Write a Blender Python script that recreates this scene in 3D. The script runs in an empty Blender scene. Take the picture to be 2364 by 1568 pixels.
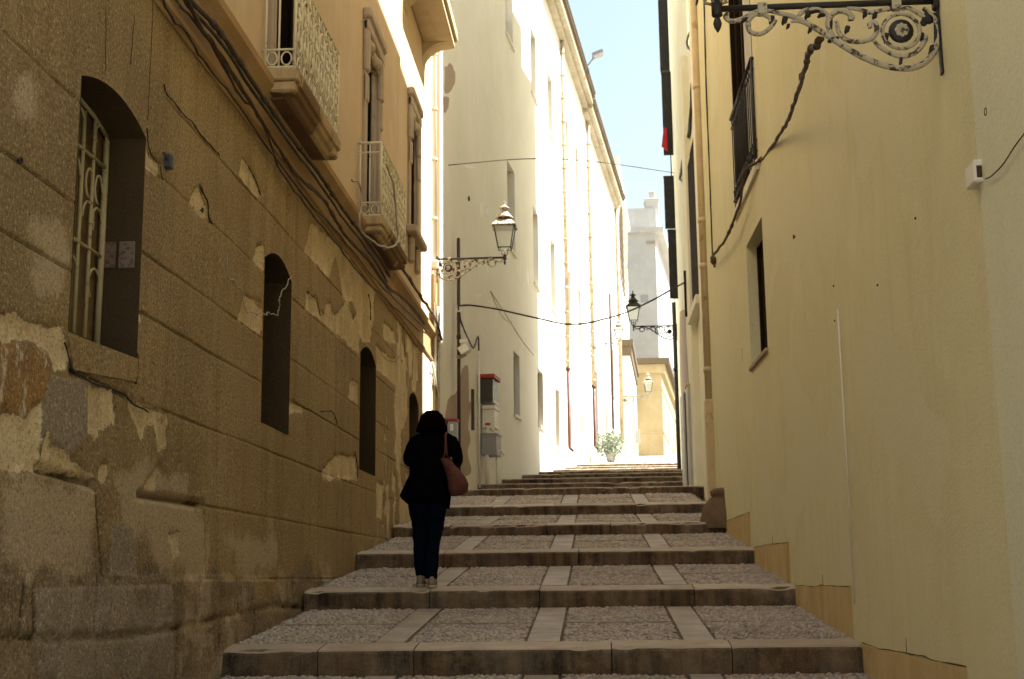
import bpy, math, random
import numpy as np
from mathutils import Vector, Matrix
random.seed(7); RNG = np.random.default_rng(7)
S = bpy.context.scene
COL = S.collection
PI = math.pi
# ------------------------------------------------------------------ camera frame (eye at the origin, +Y up the street)
FPX = 3000.0
def _n(v):
    v = np.array(v, float); return v / np.linalg.norm(v)
_y = _n((194, -553, -FPX))
_z = _n((-173, (FPX * FPX + 194 * -173) / 553.0, -FPX))
_x = np.cross(_y, _z); _x /= np.linalg.norm(_x)
CAMR = np.array([_x, _y, _z])
def ray(x, y):                      # survey helper: direction of a photograph pixel (2560 px wide)
    return CAMR @ np.array(((x / 1.0829 - 1182) / FPX, -(y / 1.0829 - 784) / FPX, -1.0))
def on_x(x, y, X):
    d = ray(x, y); return d * X / d[0]
def on_y(x, y, Y):
    d = ray(x, y); return d * Y / d[1]
def on_plane(x, y, p, nrm):
    d = ray(x, y); nrm = np.array(nrm, float); return d * (np.dot(nrm, p) / np.dot(nrm, d))
XL = -2.75
def right_x(Y): return 1.87 - 0.0145 * (Y - 9.5)      # face of the yellow building
def right2_x(Y): return 1.79 + 0.034 * (Y - 19.0)     # face of the building after it
def beige_x(Y): return -1.14 + 0.108 * (Y - 36.6)     # face of the long pale building

# ------------------------------------------------------------------ node helper
class Mat:
    def __init__(s, name, rough=0.85, metal=0.0, spec=0.3):
        s.m = bpy.data.materials.new(name); s.m.use_nodes = True
        s.t = s.m.node_tree; s.N = s.t.nodes; s.L = s.t.links
        s.b = s.N['Principled BSDF']
        s.b.inputs['Roughness'].default_value = rough
        s.b.inputs['Metallic'].default_value = metal
        s.b.inputs['Specular IOR Level'].default_value = spec
        s._p = None
    def set(s, inp, v):
        if hasattr(v, 'is_linked') or hasattr(v, 'links'): s.L.new(v, inp)
        elif isinstance(v, (tuple, list)) and len(v) == 3 and inp.type == 'RGBA': inp.default_value = (*v, 1)
        else: inp.default_value = v
    def pos(s):
        if s._p is None: s._p = s.N.new('ShaderNodeNewGeometry').outputs['Position']
        return s._p
    def obj(s): return s.N.new('ShaderNodeTexCoord').outputs['Object']
    def scale(s, v, sc):
        n = s.N.new('ShaderNodeVectorMath'); n.operation = 'MULTIPLY'; s.set(n.inputs[0], v); n.inputs[1].default_value = sc; return n.outputs[0]
    def noise(s, sc, det=4, rough=0.55, vec=None, dist=0.0):
        n = s.N.new('ShaderNodeTexNoise'); n.inputs['Scale'].default_value = sc; n.inputs['Detail'].default_value = det
        n.inputs['Roughness'].default_value = rough; n.inputs['Distortion'].default_value = dist
        s.L.new(vec if vec is not None else s.pos(), n.inputs['Vector']); return n.outputs['Fac']
    def voro(s, sc, vec=None, feature='F1', rnd=1.0):
        n = s.N.new('ShaderNodeTexVoronoi'); n.feature = feature; n.inputs['Scale'].default_value = sc
        n.inputs['Randomness'].default_value = rnd
        s.L.new(vec if vec is not None else s.pos(), n.inputs['Vector']); return n
    def math(s, op, a, b=0.0, clamp=False):
        n = s.N.new('ShaderNodeMath'); n.operation = op; n.use_clamp = clamp; s.set(n.inputs[0], a); s.set(n.inputs[1], b); return n.outputs[0]
    def rng(s, v, a, b, c=0.0, d=1.0):
        n = s.N.new('ShaderNodeMapRange'); n.inputs[1].default_value = a; n.inputs[2].default_value = b
        n.inputs[3].default_value = c; n.inputs[4].default_value = d; s.set(n.inputs[0], v); return n.outputs[0]
    def mix(s, f, a, b, mode='MIX'):
        n = s.N.new('ShaderNodeMix'); n.data_type = 'RGBA'; n.blend_type = mode
        s.set(n.inputs[0], f); s.set(n.inputs[6], a); s.set(n.inputs[7], b); return n.outputs[2]
    def attr(s, name):
        n = s.N.new('ShaderNodeAttribute'); n.attribute_name = name; return n.outputs['Fac']
    def sep(s, v=None):
        n = s.N.new('ShaderNodeSeparateXYZ'); s.L.new(v if v is not None else s.pos(), n.inputs[0]); return n.outputs
    def bump(s, h, strength=0.5, dist=0.01, nrm=None):
        n = s.N.new('ShaderNodeBump'); n.inputs['Strength'].default_value = strength; n.inputs['Distance'].default_value = dist
        s.L.new(h, n.inputs['Height'])
        if nrm is not None: s.L.new(nrm, n.inputs['Normal'])
        return n.outputs[0]
    def out(s, col=None, nrm=None, rough=None):
        if col is not None: s.set(s.b.inputs['Base Color'], col)
        if nrm is not None: s.L.new(nrm, s.b.inputs['Normal'])
        if rough is not None: s.set(s.b.inputs['Roughness'], rough)
        return s.m

def plaster(name, base, dirt, light=None, grain=110, gstr=0.35, streak=0.35, blotch=0.5, patch=None, speck=0.12):
    """painted render: broad blotches, vertical run marks, fine grain, optional scabs of bare render"""
    k = Mat(name, 0.9, 0, 0.15)
    big = k.noise(0.45, 5, 0.6)
    med = k.noise(2.3, 6, 0.6)
    st = k.noise(1.0, 5, 0.6, k.scale(k.pos(), (5, 5, 0.35)))
    c = k.mix(k.rng(big, 0.35, 0.7, 0, blotch), base, dirt)
    if light: c = k.mix(k.rng(med, 0.5, 0.75, 0, 0.6), c, light)
    c = k.mix(k.rng(st, 0.5, 0.78, 0, streak), c, dirt)
    if patch is not None:
        pm = k.rng(k.math('ADD', k.noise(0.9, 2, 0.5), k.math('MULTIPLY', k.noise(9, 4, 0.6), 0.12)), patch[1], patch[1] + 0.012)
        c = k.mix(pm, c, patch[0])
    sp = k.noise(grain, 2, 0.7)
    c = k.mix(k.rng(sp, 0.55, 0.8, 0, speck), c, (0.08, 0.06, 0.04))
    c = k.mix(k.rng(sp, 0.45, 0.2, 0, speck), c, (0.95, 0.9, 0.8))
    h = k.math('ADD', sp, k.math('MULTIPLY', med, 1.5))
    return k.out(c, k.bump(h, gstr, 0.006))

def paint(name, col, rough=0.5, metal=0.0, var=0.25, rust=None, rustlvl=0.6, rsc=14, spec=0.4):
    k = Mat(name, rough, metal, spec)
    n = k.noise(6, 5, 0.6, k.obj())
    c = k.mix(k.rng(n, 0.3, 0.75, 0, var), col, tuple(x * 0.55 for x in col))
    if rust:
        r = k.rng(k.noise(rsc, 5, 0.65, k.obj()), rustlvl, rustlvl + 0.06)
        c = k.mix(r, c, rust)
    return k.out(c, k.bump(k.noise(60, 3, 0.6, k.obj()), 0.25, 0.004), k.rng(n, 0.3, 0.7, rough * 0.8, min(1, rough * 1.25)))

# left wall render with surveyed scabs stored on the mesh
def left_wall_mat(name, upper=False):
    k = Mat(name, 0.95, 0, 0.12)
    big = k.noise(0.55, 5, 0.6); med = k.noise(3.1, 6, 0.62); fine = k.noise(75, 3, 0.75); fine2 = k.noise(28, 4, 0.7)
    st = k.noise(1.0, 5, 0.6, k.scale(k.pos(), (6, 6, 0.5)))
    c = k.mix(k.rng(big, 0.3, 0.7), (0.35, 0.248, 0.118), (0.245, 0.172, 0.078))
    c = k.mix(k.rng(med, 0.45, 0.75, 0, 0.55), c, (0.335, 0.265, 0.145))
    c = k.mix(k.rng(st, 0.48, 0.70, 0, 0.62), c, (0.185, 0.11, 0.042))
    stone = k.attr('stone')
    sc = k.mix(k.rng(med, 0.3, 0.7), (0.265, 0.20, 0.12), (0.155, 0.114, 0.064))
    sc = k.mix(k.rng(st, 0.48, 0.7, 0, 0.6), sc, (0.13, 0.09, 0.05))
    sc = k.mix(k.rng(k.noise(1.7, 4, 0.6), 0.55, 0.72, 0, 0.6), sc, (0.36, 0.28, 0.175))
    c = k.mix(k.rng(k.math('ADD', stone, k.math('MULTIPLY', k.math('SUBTRACT', med, 0.5), 0.7)), 0.42, 0.6), c, sc)
    c = k.mix(k.math('MULTIPLY', k.attr('tone'), 1.0), c, (0.12, 0.085, 0.05))
    jig = k.math('ADD', k.math('MULTIPLY', k.math('SUBTRACT', k.noise(5, 5, 0.65), 0.5), 0.75), k.math('MULTIPLY', k.math('SUBTRACT', fine2, 0.5), 0.25))
    grey = k.rng(k.math('ADD', k.attr('grey'), k.math('MULTIPLY', jig, 0.5)), 0.47, 0.53)
    c = k.mix(k.rng(k.attr('low'), .35, .75, 0, .8), c, (0.055, 0.037, 0.02))
    c = k.mix(grey, c, k.mix(med, (0.27, 0.22, 0.16), (0.21, 0.17, 0.12)))
    och = k.rng(k.math('ADD', k.attr('ochre'), jig), 0.45, 0.55)
    fl = k.rng(k.noise(7, 6, 0.7, k.scale(k.pos(), (1, 1.6, .8))), 0.53, 0.60)
    c = k.mix(och, c, k.mix(fl, k.mix(k.rng(med, .3, .7), (0.30, 0.17, 0.055), (0.19, 0.11, 0.045)), (0.50, 0.42, 0.30)))
    peel = k.rng(k.math('ADD', k.attr('peel'), jig), 0.47, 0.53)
    pc = k.mix(k.rng(med, 0.3, 0.7), (0.66, 0.54, 0.34), (0.46, 0.35, 0.19))
    pc = k.mix(k.rng(st, 0.52, 0.72, 0, 0.6), pc, (0.33, 0.22, 0.11))
    pc = k.mix(k.math('MULTIPLY', stone, 0.75), pc, k.mix(med, (0.46, 0.39, 0.275), (0.33, 0.265, 0.175)))
    c = k.mix(peel, c, pc)
    half = k.rng(k.math('ADD', k.attr('half'), k.math('MULTIPLY', k.math('SUBTRACT', k.noise(2.6, 6, .7), .5), 2.4)), 0.45, 0.8, 0, 0.55)
    c = k.mix(half, c, (0.50, 0.40, 0.27))
    g1 = k.noise(48, 4, 0.85)
    c = k.mix(k.rng(g1, 0.53, 0.68, 0, 0.85), c, (0.05, 0.03, 0.012))
    c = k.mix(k.rng(g1, 0.46, 0.33, 0, 0.6), c, (0.70, 0.57, 0.36))
    c = k.mix(k.rng(fine2, 0.56, 0.72, 0, 0.35), c, (0.11, 0.07, 0.035))
    h = k.math('ADD', k.math('MULTIPLY', fine, 0.55), k.math('MULTIPLY', fine2, 0.7))
    n1 = k.bump(h, 0.85, 0.016)
    n2 = k.bump(k.math('SUBTRACT', 1.0, peel), 0.9, 0.012, n1)
    return k.out(c, n2)

M = {}
M['lwall'] = left_wall_mat('brown render')
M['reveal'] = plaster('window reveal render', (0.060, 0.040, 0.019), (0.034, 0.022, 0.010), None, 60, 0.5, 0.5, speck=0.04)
M['salmon'] = plaster('salmon render', (0.58, 0.44, 0.28), (0.43, 0.315, 0.19), (0.62, 0.49, 0.33), 80, 0.4, 0.35, 0.6)
M['course'] = plaster('string course stone', (0.36, 0.23, 0.10), (0.20, 0.125, 0.055), (0.40, 0.29, 0.16), 60, 0.5, 0.5)
M['greystone'] = plaster('grey stone trim', (0.42, 0.34, 0.25), (0.26, 0.19, 0.12), (0.50, 0.42, 0.32), 60, 0.5, 0.5)
M['slab'] = plaster('stained balcony stone', (0.52, 0.40, 0.22), (0.22, 0.13, 0.055), (0.46, 0.33, 0.17), 50, 0.5, 1.0, 1.0, patch=((0.17, 0.10, 0.045), 0.58))
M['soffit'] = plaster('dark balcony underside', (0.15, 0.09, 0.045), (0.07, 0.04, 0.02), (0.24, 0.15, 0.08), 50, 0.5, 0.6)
M['cream'] = plaster('cream render', (0.695, 0.675, 0.43), (0.59, 0.55, 0.315), (0.725, 0.71, 0.475), 55, 0.35, 0.5, 0.7, patch=((0.675, 0.655, 0.435), 0.60), speck=0.22)
M['creamgrey'] = plaster('greenish cream render', (0.69, 0.715, 0.53), (0.61, 0.62, 0.44), None, 55, 0.3, 0.3, 0.5, speck=0.20)
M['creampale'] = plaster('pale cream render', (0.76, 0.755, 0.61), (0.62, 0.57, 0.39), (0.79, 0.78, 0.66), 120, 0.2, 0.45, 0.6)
M['plinth'] = plaster('stained plinth render', (0.56, 0.40, 0.18), (0.26, 0.155, 0.06), (0.62, 0.52, 0.30), 60, 0.4, 1.0, 0.9)
M['beige'] = plaster('pale beige render', (0.68, 0.65, 0.57), (0.58, 0.545, 0.45), (0.71, 0.685, 0.615), 90, 0.25, 0.35, 0.6)
M['scab'] = plaster('bare grey brown render', (0.36, 0.28, 0.21), (0.28, 0.21, 0.15), None, 60, 0.4)
M['bfix'] = plaster('pale lime wash', (0.74, 0.72, 0.66), (0.66, 0.62, 0.54), None, 60, 0.3)
M['white'] = plaster('white render', (0.80, 0.76, 0.66), (0.72, 0.66, 0.52), None, 60, 0.2)
M['farlight'] = plaster('far grey render', (0.47, 0.46, 0.43), (0.38, 0.375, 0.35), (0.52, 0.51, 0.48), 30, 0.2, 0.4, 0.9)
M['ochrestone'] = plaster('ochre stone', (0.40, 0.325, 0.19), (0.31, 0.24, 0.125), (0.46, 0.39, 0.25), 12, 0.3, 0.2, 0.8)
M['eave'] = plaster('eave timber and stone', (0.42, 0.37, 0.27), (0.24, 0.19, 0.12), (0.52, 0.47, 0.36), 30, 0.4, 0.6, 0.9)
M['eavedark'] = plaster('dark roof edge', (0.13, 0.10, 0.065), (0.08, 0.06, 0.04))
M['iron_pale'] = paint('flaking pale iron', (0.72, 0.65, 0.46), 0.7, 0, 0.3, (0.20, 0.085, 0.025), 0.60, 11)
M['iron_grille'] = paint('dull cream iron', (0.44, 0.37, 0.21), 0.75, 0, 0.4, (0.20, 0.11, 0.05), 0.60, 20)
M['iron_black'] = paint('black iron', (0.020, 0.017, 0.015), 0.55, 0.0, 0.4, (0.10, 0.05, 0.025), 0.68, 15)
M['iron_lamp'] = paint('worn off white lamp iron', (0.47, 0.42, 0.31), 0.7, 0, 0.5, (0.055, 0.045, 0.035), 0.515, 24)
M['iron_brown'] = paint('brown rusted pipe', (0.055, 0.025, 0.014), 0.6, 0, 0.4, (0.12, 0.05, 0.02), 0.6)
M['pipe_clay'] = paint('clay pipe', (0.44, 0.36, 0.235), 0.8, 0, 0.4, (0.32, 0.22, 0.11), 0.55, 5)
M['pipe_red'] = paint('red brown iron pipe', (0.085, 0.022, 0.012), 0.6, 0, 0.3)
M['pipe_cream'] = paint('cream drain pipe', (0.62, 0.50, 0.30), 0.75, 0, 0.35, (0.42, 0.29, 0.13), 0.60, 4)
M['pipe_white'] = paint('white conduit', (0.72, 0.70, 0.60), 0.6, 0, 0.2)
M['cable'] = paint('dusty brown cable', (0.085, 0.055, 0.032), 0.8, 0, 0.4, (0.20, 0.14, 0.09), 0.62, 25)
M['cable_black'] = paint('black cable', (0.030, 0.024, 0.020), 0.6)
M['cable_pale'] = paint('pale cable', (0.40, 0.34, 0.25), 0.7)
M['wood_dark'] = paint('dark brown wood', (0.022, 0.013, 0.008), 0.9, 0, 0.4, spec=0.03)
M['wood_ochre'] = paint('ochre boards', (0.15, 0.095, 0.035), 0.75, 0, 0.5, (0.09, 0.05, 0.02), 0.55, 6)
M['shutter_grey'] = paint('grey lilac shutter', (0.33, 0.29, 0.27), 0.7, 0, 0.35)
M['dark'] = paint('dark interior', (0.010, 0.008, 0.007), 0.95, spec=0.0)
M['curtain'] = paint('pale curtain', (0.55, 0.55, 0.48), 0.9, 0, 0.3)
M['greypanel'] = paint('grey metal door', (0.50, 0.50, 0.45), 0.55, 0, 0.2)
M['box_white'] = paint('white plastic box', (0.74, 0.71, 0.62), 0.5, 0, 0.15)
M['box_grey'] = paint('grey plastic box', (0.30, 0.29, 0.29), 0.55, 0, 0.15)
M['box_dark'] = paint('dark glass door', (0.055, 0.045, 0.045), 0.35, 0, 0.2)
M['red'] = paint('red enamel', (0.36, 0.026, 0.022), 0.5, 0, 0.15)
M['redcloth'] = paint('red cloth', (0.42, 0.012, 0.02), 0.9, 0, 0.2)
M['tile'] = paint('faded printed plaque', (0.17, 0.135, 0.10), 0.6, 0, 0.3, (0.10, 0.05, 0.035), 0.53, 40)
M['tile_red'] = paint('faded red plaque', (0.15, 0.10, 0.075), 0.6, 0, 0.3, (0.10, 0.04, 0.025), 0.50, 40)
M['crack'] = paint('crack shadow', (0.045, 0.03, 0.018), 0.95)
M['leaf'] = paint('overexposed leaf', (0.27, 0.31, 0.22), 0.6, 0, 0.5)  # leaf green lightened in its colour to read as overexposed
M['terracotta'] = paint('terracotta', (0.40, 0.18, 0.09), 0.8)
def glass_mat():
    k = Mat('lantern glass', 0.35, 0, 0.5)
    k.b.inputs['Transmission Weight'].default_value = 0.75
    k.b.inputs['IOR'].default_value = 1.2
    return k.out(k.mix(k.noise(20, 4, 0.6, k.obj()), (0.62, 0.64, 0.58), (0.78, 0.8, 0.74)))
M['glass'] = glass_mat()
# paving
def step_mat():
    k = Mat('kerb limestone', 0.75, 0, 0.3)
    med = k.noise(3.5, 6, 0.65); fine = k.noise(90, 3, 0.7); st = k.noise(1.0, 5, 0.65, k.scale(k.pos(), (9, 4, 0.8)))
    rnd = k.N.new('ShaderNodeObjectInfo').outputs['Random']
    c = k.mix(k.rng(med, 0.3, 0.72), (0.48, 0.40, 0.295), (0.30, 0.24, 0.17))
    c = k.mix(k.rng(rnd, 0.6, 1.0, 0, 0.45), c, (0.20, 0.145, 0.10))
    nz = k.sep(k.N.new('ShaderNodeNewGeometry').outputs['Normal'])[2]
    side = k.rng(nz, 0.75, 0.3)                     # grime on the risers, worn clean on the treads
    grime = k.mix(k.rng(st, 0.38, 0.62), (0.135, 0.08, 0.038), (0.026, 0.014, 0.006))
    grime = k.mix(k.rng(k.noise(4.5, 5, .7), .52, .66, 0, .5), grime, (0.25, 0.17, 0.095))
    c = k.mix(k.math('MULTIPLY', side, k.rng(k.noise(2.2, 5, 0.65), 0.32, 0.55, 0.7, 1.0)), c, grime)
    c = k.mix(k.rng(fine, 0.56, 0.75, 0, 0.35), c, (0.06, 0.045, 0.03))
    c = k.mix(k.rng(fine, 0.44, 0.26, 0, 0.3), c, (0.55, 0.47, 0.38))
    h = k.math('ADD', k.math('MULTIPLY', fine, 0.4), med)
    return k.out(c, k.bump(h, 0.5, 0.012))
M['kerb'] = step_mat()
def peb_mat(name, geo):
    k = Mat(name, 0.65, 0, 0.35)
    if geo:
        r = k.attr('rnd')
        c = k.mix(k.rng(r, 0, 1), (0.30, 0.247, 0.195), (0.55, 0.478, 0.397))
        c = k.mix(k.rng(r, 0.85, 0.97, 0, 0.7), c, (0.17, 0.115, 0.075))
        c = k.mix(k.rng(k.noise(1.1, 4, 0.6), 0.45, 0.7, 0, 0.35), c, (0.16, 0.115, 0.085))
        return k.out(c, k.bump(k.noise(120, 2, 0.6), 0.2, 0.002))
    v = k.voro(20); cell = k.sep(v.outputs['Color'])[0]
    c = k.mix(cell, (0.36, 0.275, 0.19), (0.60, 0.50, 0.38))
    d = v.outputs['Distance']
    c = k.mix(k.rng(d, 0.45, 0.75, 0, 0.85), c, (0.085, 0.065, 0.05))
    return k.out(c, k.bump(k.math('SUBTRACT', 1.0, d), 0.9, 0.03))
M['peb'] = peb_mat('river pebbles', True)
M['peb_far'] = peb_mat('far pebbles', False)
M['bed'] = plaster('pebble mortar bed', (0.13, 0.092, 0.058), (0.08, 0.055, 0.033), None, 60, 0.5)
def strip_mat():
    k = Mat('flat paving stone', 0.7, 0, 0.3)
    med = k.noise(2.6, 6, 0.65); fine = k.noise(100, 3, 0.7)
    c = k.mix(k.rng(med, 0.3, 0.7), (0.42, 0.365, 0.295), (0.24, 0.20, 0.155))
    c = k.mix(k.rng(fine, 0.56, 0.75, 0, 0.3), c, (0.09, 0.07, 0.05))
    return k.out(c, k.bump(k.math('ADD', fine, med), 0.35, 0.006))
M['strip'] = strip_mat()
M['road'] = plaster('pale stone paving', (0.32, 0.295, 0.25), (0.24, 0.215, 0.175), None, 30, 0.3, 0.1)

M['guard'] = plaster('grimy guard stone', (0.17, 0.12, 0.07), (0.08, 0.052, 0.028), (0.24, 0.175, 0.11), 60, 0.6, 0.7, 0.9)

def plinth_mat():
    k = Mat('stained plinth', 0.9, 0, 0.1)
    st = k.noise(1.0, 6, 0.65, k.scale(k.pos(), (3.2, 3.2, 0.8))); n = k.noise(3.2, 6, 0.7); g = k.noise(110, 2, .7)
    c = k.mix(k.rng(n, .3, .7), (0.64, 0.53, 0.28), (0.52, 0.39, 0.18))
    c = k.mix(k.rng(st, .45, .70, 0, .6), c, (0.42, 0.28, 0.12))
    c = k.mix(k.rng(k.noise(8, 5, .7), .56, .68, 0, .6), c, (0.64, 0.56, 0.36))
    c = k.mix(k.rng(g, .55, .75, 0, .25), c, (.1, .06, .03))
    return k.out(c, k.bump(k.math('ADD', n, g), .4, .01))
M['plinth'] = plinth_mat()
M['slab2'] = plaster('tan balcony stone', (0.52, 0.42, 0.26), (0.34, 0.24, 0.12), (0.56, 0.47, 0.31), 50, 0.5, 0.6, 0.7)
M['hairline'] = paint('hairline crack', (0.30, 0.235, 0.13), 0.95)
# ------------------------------------------------------------------ mesh helpers
def link(o, parent=None):
    COL.objects.link(o)
    if parent is not None: o.parent = parent
    return o
def wloc(o):
    v = Vector((0, 0, 0))
    while o is not None: v += o.location; o = o.parent
    return v
def tag(o, label=None, cat=None, group=None, kind=None):
    for k_, v_ in (('label', label), ('category', cat), ('group', group), ('kind', kind)):
        if v_: o[k_] = v_
    return o
def empty(name, loc=(0, 0, 0), label=None, cat=None, group=None, kind=None):
    o = bpy.data.objects.new(name, None); o.location = loc; o.empty_display_size = 0.2
    link(o); return tag(o, label, cat, group, kind)
def copy_tree(o, parent=None):
    c = o.copy(); COL.objects.link(c); c.parent = parent
    for ch in [x for x in COL.objects if x.parent == o]: copy_tree(ch, c)
    return c
class MB:
    mi = 0
    """collects faces in world coordinates (or local ones when local=True)"""
    def __init__(s): s.v = []; s.f = []; s.sm = []; s.ms = []
    def add(s, vs, fs, smooth=False):
        b = len(s.v); s.v += [tuple(float(c) for c in p) for p in vs]
        s.f += [tuple(i + b for i in f) for f in fs]; s.sm += [smooth] * len(fs); s.ms += [s.mi] * len(fs); return s
    def box(s, x0, x1, y0, y1, z0, z1):
        return s.hexa([(x0, y0, z0), (x1, y0, z0), (x1, y1, z0), (x0, y1, z0), (x0, y0, z1), (x1, y0, z1), (x1, y1, z1), (x0, y1, z1)])
    def hexa(s, p):
        return s.add(p, [(0, 3, 2, 1), (4, 5, 6, 7), (0, 1, 5, 4), (1, 2, 6, 5), (2, 3, 7, 6), (3, 0, 4, 7)])
    def frame_box(s, o, ex, ey, ez, a0, a1, b0, b1, c0, c1):
        """box in a local frame: origin o, axes ex, ey, ez"""
        o = np.array(o, float); ex, ey, ez = (np.array(e, float) for e in (ex, ey, ez))
        P = [o + ex * a + ey * b + ez * c for c in (c0, c1) for (a, b) in ((a0, b0), (a1, b0), (a1, b1), (a0, b1))]
        return s.hexa(P)
    def rbox(s, x0, x1, y0, y1, z0, z1, r=0.015):
        """box with chamfered edges"""
        r = min(r, (x1 - x0) / 2.01, (y1 - y0) / 2.01, (z1 - z0) / 2.01)
        bm = bmesh_box(x0, x1, y0, y1, z0, z1, r)
        return s.add(*bm)
    def tube(s, pts, r, n=8, cap=True, closed=False):
        pts = [np.array(p, float) for p in pts]; m = len(pts)
        rs = r if isinstance(r, (list, tuple)) else [r] * m
        vs = []; prev = None
        for i, p in enumerate(pts):
            a = pts[(i - 1) % m] if (closed or i > 0) else p; b = pts[(i + 1) % m] if (closed or i < m - 1) else p
            t = b - a; L = np.linalg.norm(t); t = t / L if L > 1e-9 else np.array((0, 0, 1.0))
            if prev is None:
                u = np.cross(t, (0, 0, 1.0)) if abs(t[2]) < 0.9 else np.cross(t, (1.0, 0, 0))
            else: u = prev - t * np.dot(prev, t)
            u = u / (np.linalg.norm(u) + 1e-12); prev = u; w = np.cross(t, u)
            for k in range(n):
                a_ = 2 * PI * k / n; vs.append(p + rs[i] * (u * math.cos(a_) + w * math.sin(a_)))
        fs = []
        for i in range(m if closed else m - 1):
            j = (i + 1) % m
            for k in range(n):
                k2 = (k + 1) % n; fs.append((i * n + k, i * n + k2, j * n + k2, j * n + k))
        if cap and not closed: fs += [tuple(range(n - 1, -1, -1)), tuple((m - 1) * n + k for k in range(n))]
        return s.add(vs, fs, True)
    def lathe(s, prof, c=(0, 0, 0), n=14, axis='z', sq=False):
        """prof: (radius, height) pairs"""
        vs = []; c = np.array(c, float)
        for (r, h) in prof:
            for k in range(n):
                a = 2 * PI * (k + (0.5 if sq else 0)) / n; p = (r * math.cos(a), r * math.sin(a), h)
                if axis == 'x': p = (p[2], p[0], p[1])
                if axis == 'y': p = (p[0], p[2], p[1])
                vs.append(c + p)
        fs = []
        for i in range(len(prof) - 1):
            for k in range(n):
                k2 = (k + 1) % n; fs.append((i * n + k, i * n + k2, (i + 1) * n + k2, (i + 1) * n + k))
        fs += [tuple(range(n - 1, -1, -1)), tuple((len(prof) - 1) * n + k for k in range(n))]
        return s.add(vs, fs, not sq)
    def prism(s, poly, d, shift=None):
        """poly: 3-D points of a flat outline, d: extrusion vector"""
        n = len(poly); poly = [np.array(p, float) for p in poly]; d = np.array(d, float)
        vs = poly + [p + d for p in poly]
        fs = [tuple(range(n - 1, -1, -1)), tuple(range(n, 2 * n))] + [(i, (i + 1) % n, n + (i + 1) % n, n + i) for i in range(n)]
        return s.add(vs, fs)
    def blob(s, c, r, n=8, m=5):
        rx, ry, rz = r if isinstance(r, (tuple, list)) else (r, r, r)
        vs = [(c[0], c[1], c[2] - rz)]
        for i in range(1, m):
            p = -PI / 2 + PI * i / m
            for k in range(n):
                a = 2 * PI * k / n; vs.append((c[0] + rx * math.cos(p) * math.cos(a), c[1] + ry * math.cos(p) * math.sin(a), c[2] + rz * math.sin(p)))
        vs.append((c[0], c[1], c[2] + rz)); fs = []
        for k in range(n): fs.append((0, 1 + (k + 1) % n, 1 + k)); fs.append((len(vs) - 1, 1 + (m - 2) * n + k, 1 + (m - 2) * n + (k + 1) % n))
        for i in range(m - 2):
            for k in range(n): fs.append((1 + i * n + k, 1 + i * n + (k + 1) % n, 1 + (i + 1) * n + (k + 1) % n, 1 + (i + 1) * n + k))
        return s.add(vs, fs, True)
    def loft(s, rings, n=20, cap=True):
        """rings: (centre, rx, ry[, tilt about x]) ellipses"""
        vs = []
        for rg in rings:
            c, rx, ry = rg[:3]; tl = rg[3] if len(rg) > 3 else 0.0
            for k in range(n):
                a = 2 * PI * k / n; y = ry * math.sin(a)
                vs.append((c[0] + rx * math.cos(a), c[1] + y * math.cos(tl), c[2] + y * math.sin(tl)))
        fs = []
        for i in range(len(rings) - 1):
            for k in range(n):
                k2 = (k + 1) % n; fs.append((i * n + k, i * n + k2, (i + 1) * n + k2, (i + 1) * n + k))
        if cap: fs += [tuple(range(n - 1, -1, -1)), tuple((len(rings) - 1) * n + k for k in range(n))]
        return s.add(vs, fs, True)
    def build(s, name, mat, parent=None, local=False, smooth=None):
        me = bpy.data.meshes.new(name)
        off = np.zeros(3) if (local or parent is None) else np.array(wloc(parent))
        vs = np.array(s.v, float) - off if s.v else np.zeros((0, 3))
        me.from_pydata([tuple(p) for p in vs], [], s.f)
        bm = bmesh.new(); bm.from_mesh(me); bmesh.ops.recalc_face_normals(bm, faces=bm.faces); bm.to_mesh(me); bm.free()
        sm = s.sm if smooth is None else [smooth] * len(s.f)
        me.polygons.foreach_set('use_smooth', sm)
        for q in (mat if isinstance(mat, (tuple, list)) else (mat,)): me.materials.append(M[q] if isinstance(q, str) else q)
        if max(s.ms, default=0): me.polygons.foreach_set('material_index', s.ms)
        return link(bpy.data.objects.new(name, me), parent)
import bmesh
def bmesh_box(x0, x1, y0, y1, z0, z1, r):
    vs = []; fs = []
    idx = {}
    for ix, (xa, sx) in enumerate(((x0, 1), (x1, -1))):
        for iy, (ya, sy) in enumerate(((y0, 1), (y1, -1))):
            for iz, (za, sz) in enumerate(((z0, 1), (z1, -1))):
                for ax, p in enumerate(((xa, ya + sy * r, za + sz * r), (xa + sx * r, ya, za + sz * r), (xa + sx * r, ya + sy * r, za))):
                    idx[ix, iy, iz, ax] = len(vs); vs.append(p)
    I = lambda a, b, c, d: idx[a, b, c, d]
    for i in (0, 1):
        fs.append(tuple(I(i, a, b, 0) for a, b in ((0, 0), (1, 0), (1, 1), (0, 1))))
        fs.append(tuple(I(a, i, b, 1) for a, b in ((0, 0), (1, 0), (1, 1), (0, 1))))
        fs.append(tuple(I(a, b, i, 2) for a, b in ((0, 0), (1, 0), (1, 1), (0, 1))))
    for a in (0, 1):
        for b in (0, 1):
            fs.append((I(a, b, 0, 0), I(a, b, 1, 0), I(a, b, 1, 1), I(a, b, 0, 1)))
            fs.append((I(a, 0, b, 0), I(a, 1, b, 0), I(a, 1, b, 2), I(a, 0, b, 2)))
            fs.append((I(0, a, b, 1), I(1, a, b, 1), I(1, a, b, 2), I(0, a, b, 2)))
            for c in (0, 1): fs.append((I(a, b, c, 0), I(a, b, c, 1), I(a, b, c, 2)))
    return vs, fs
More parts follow.
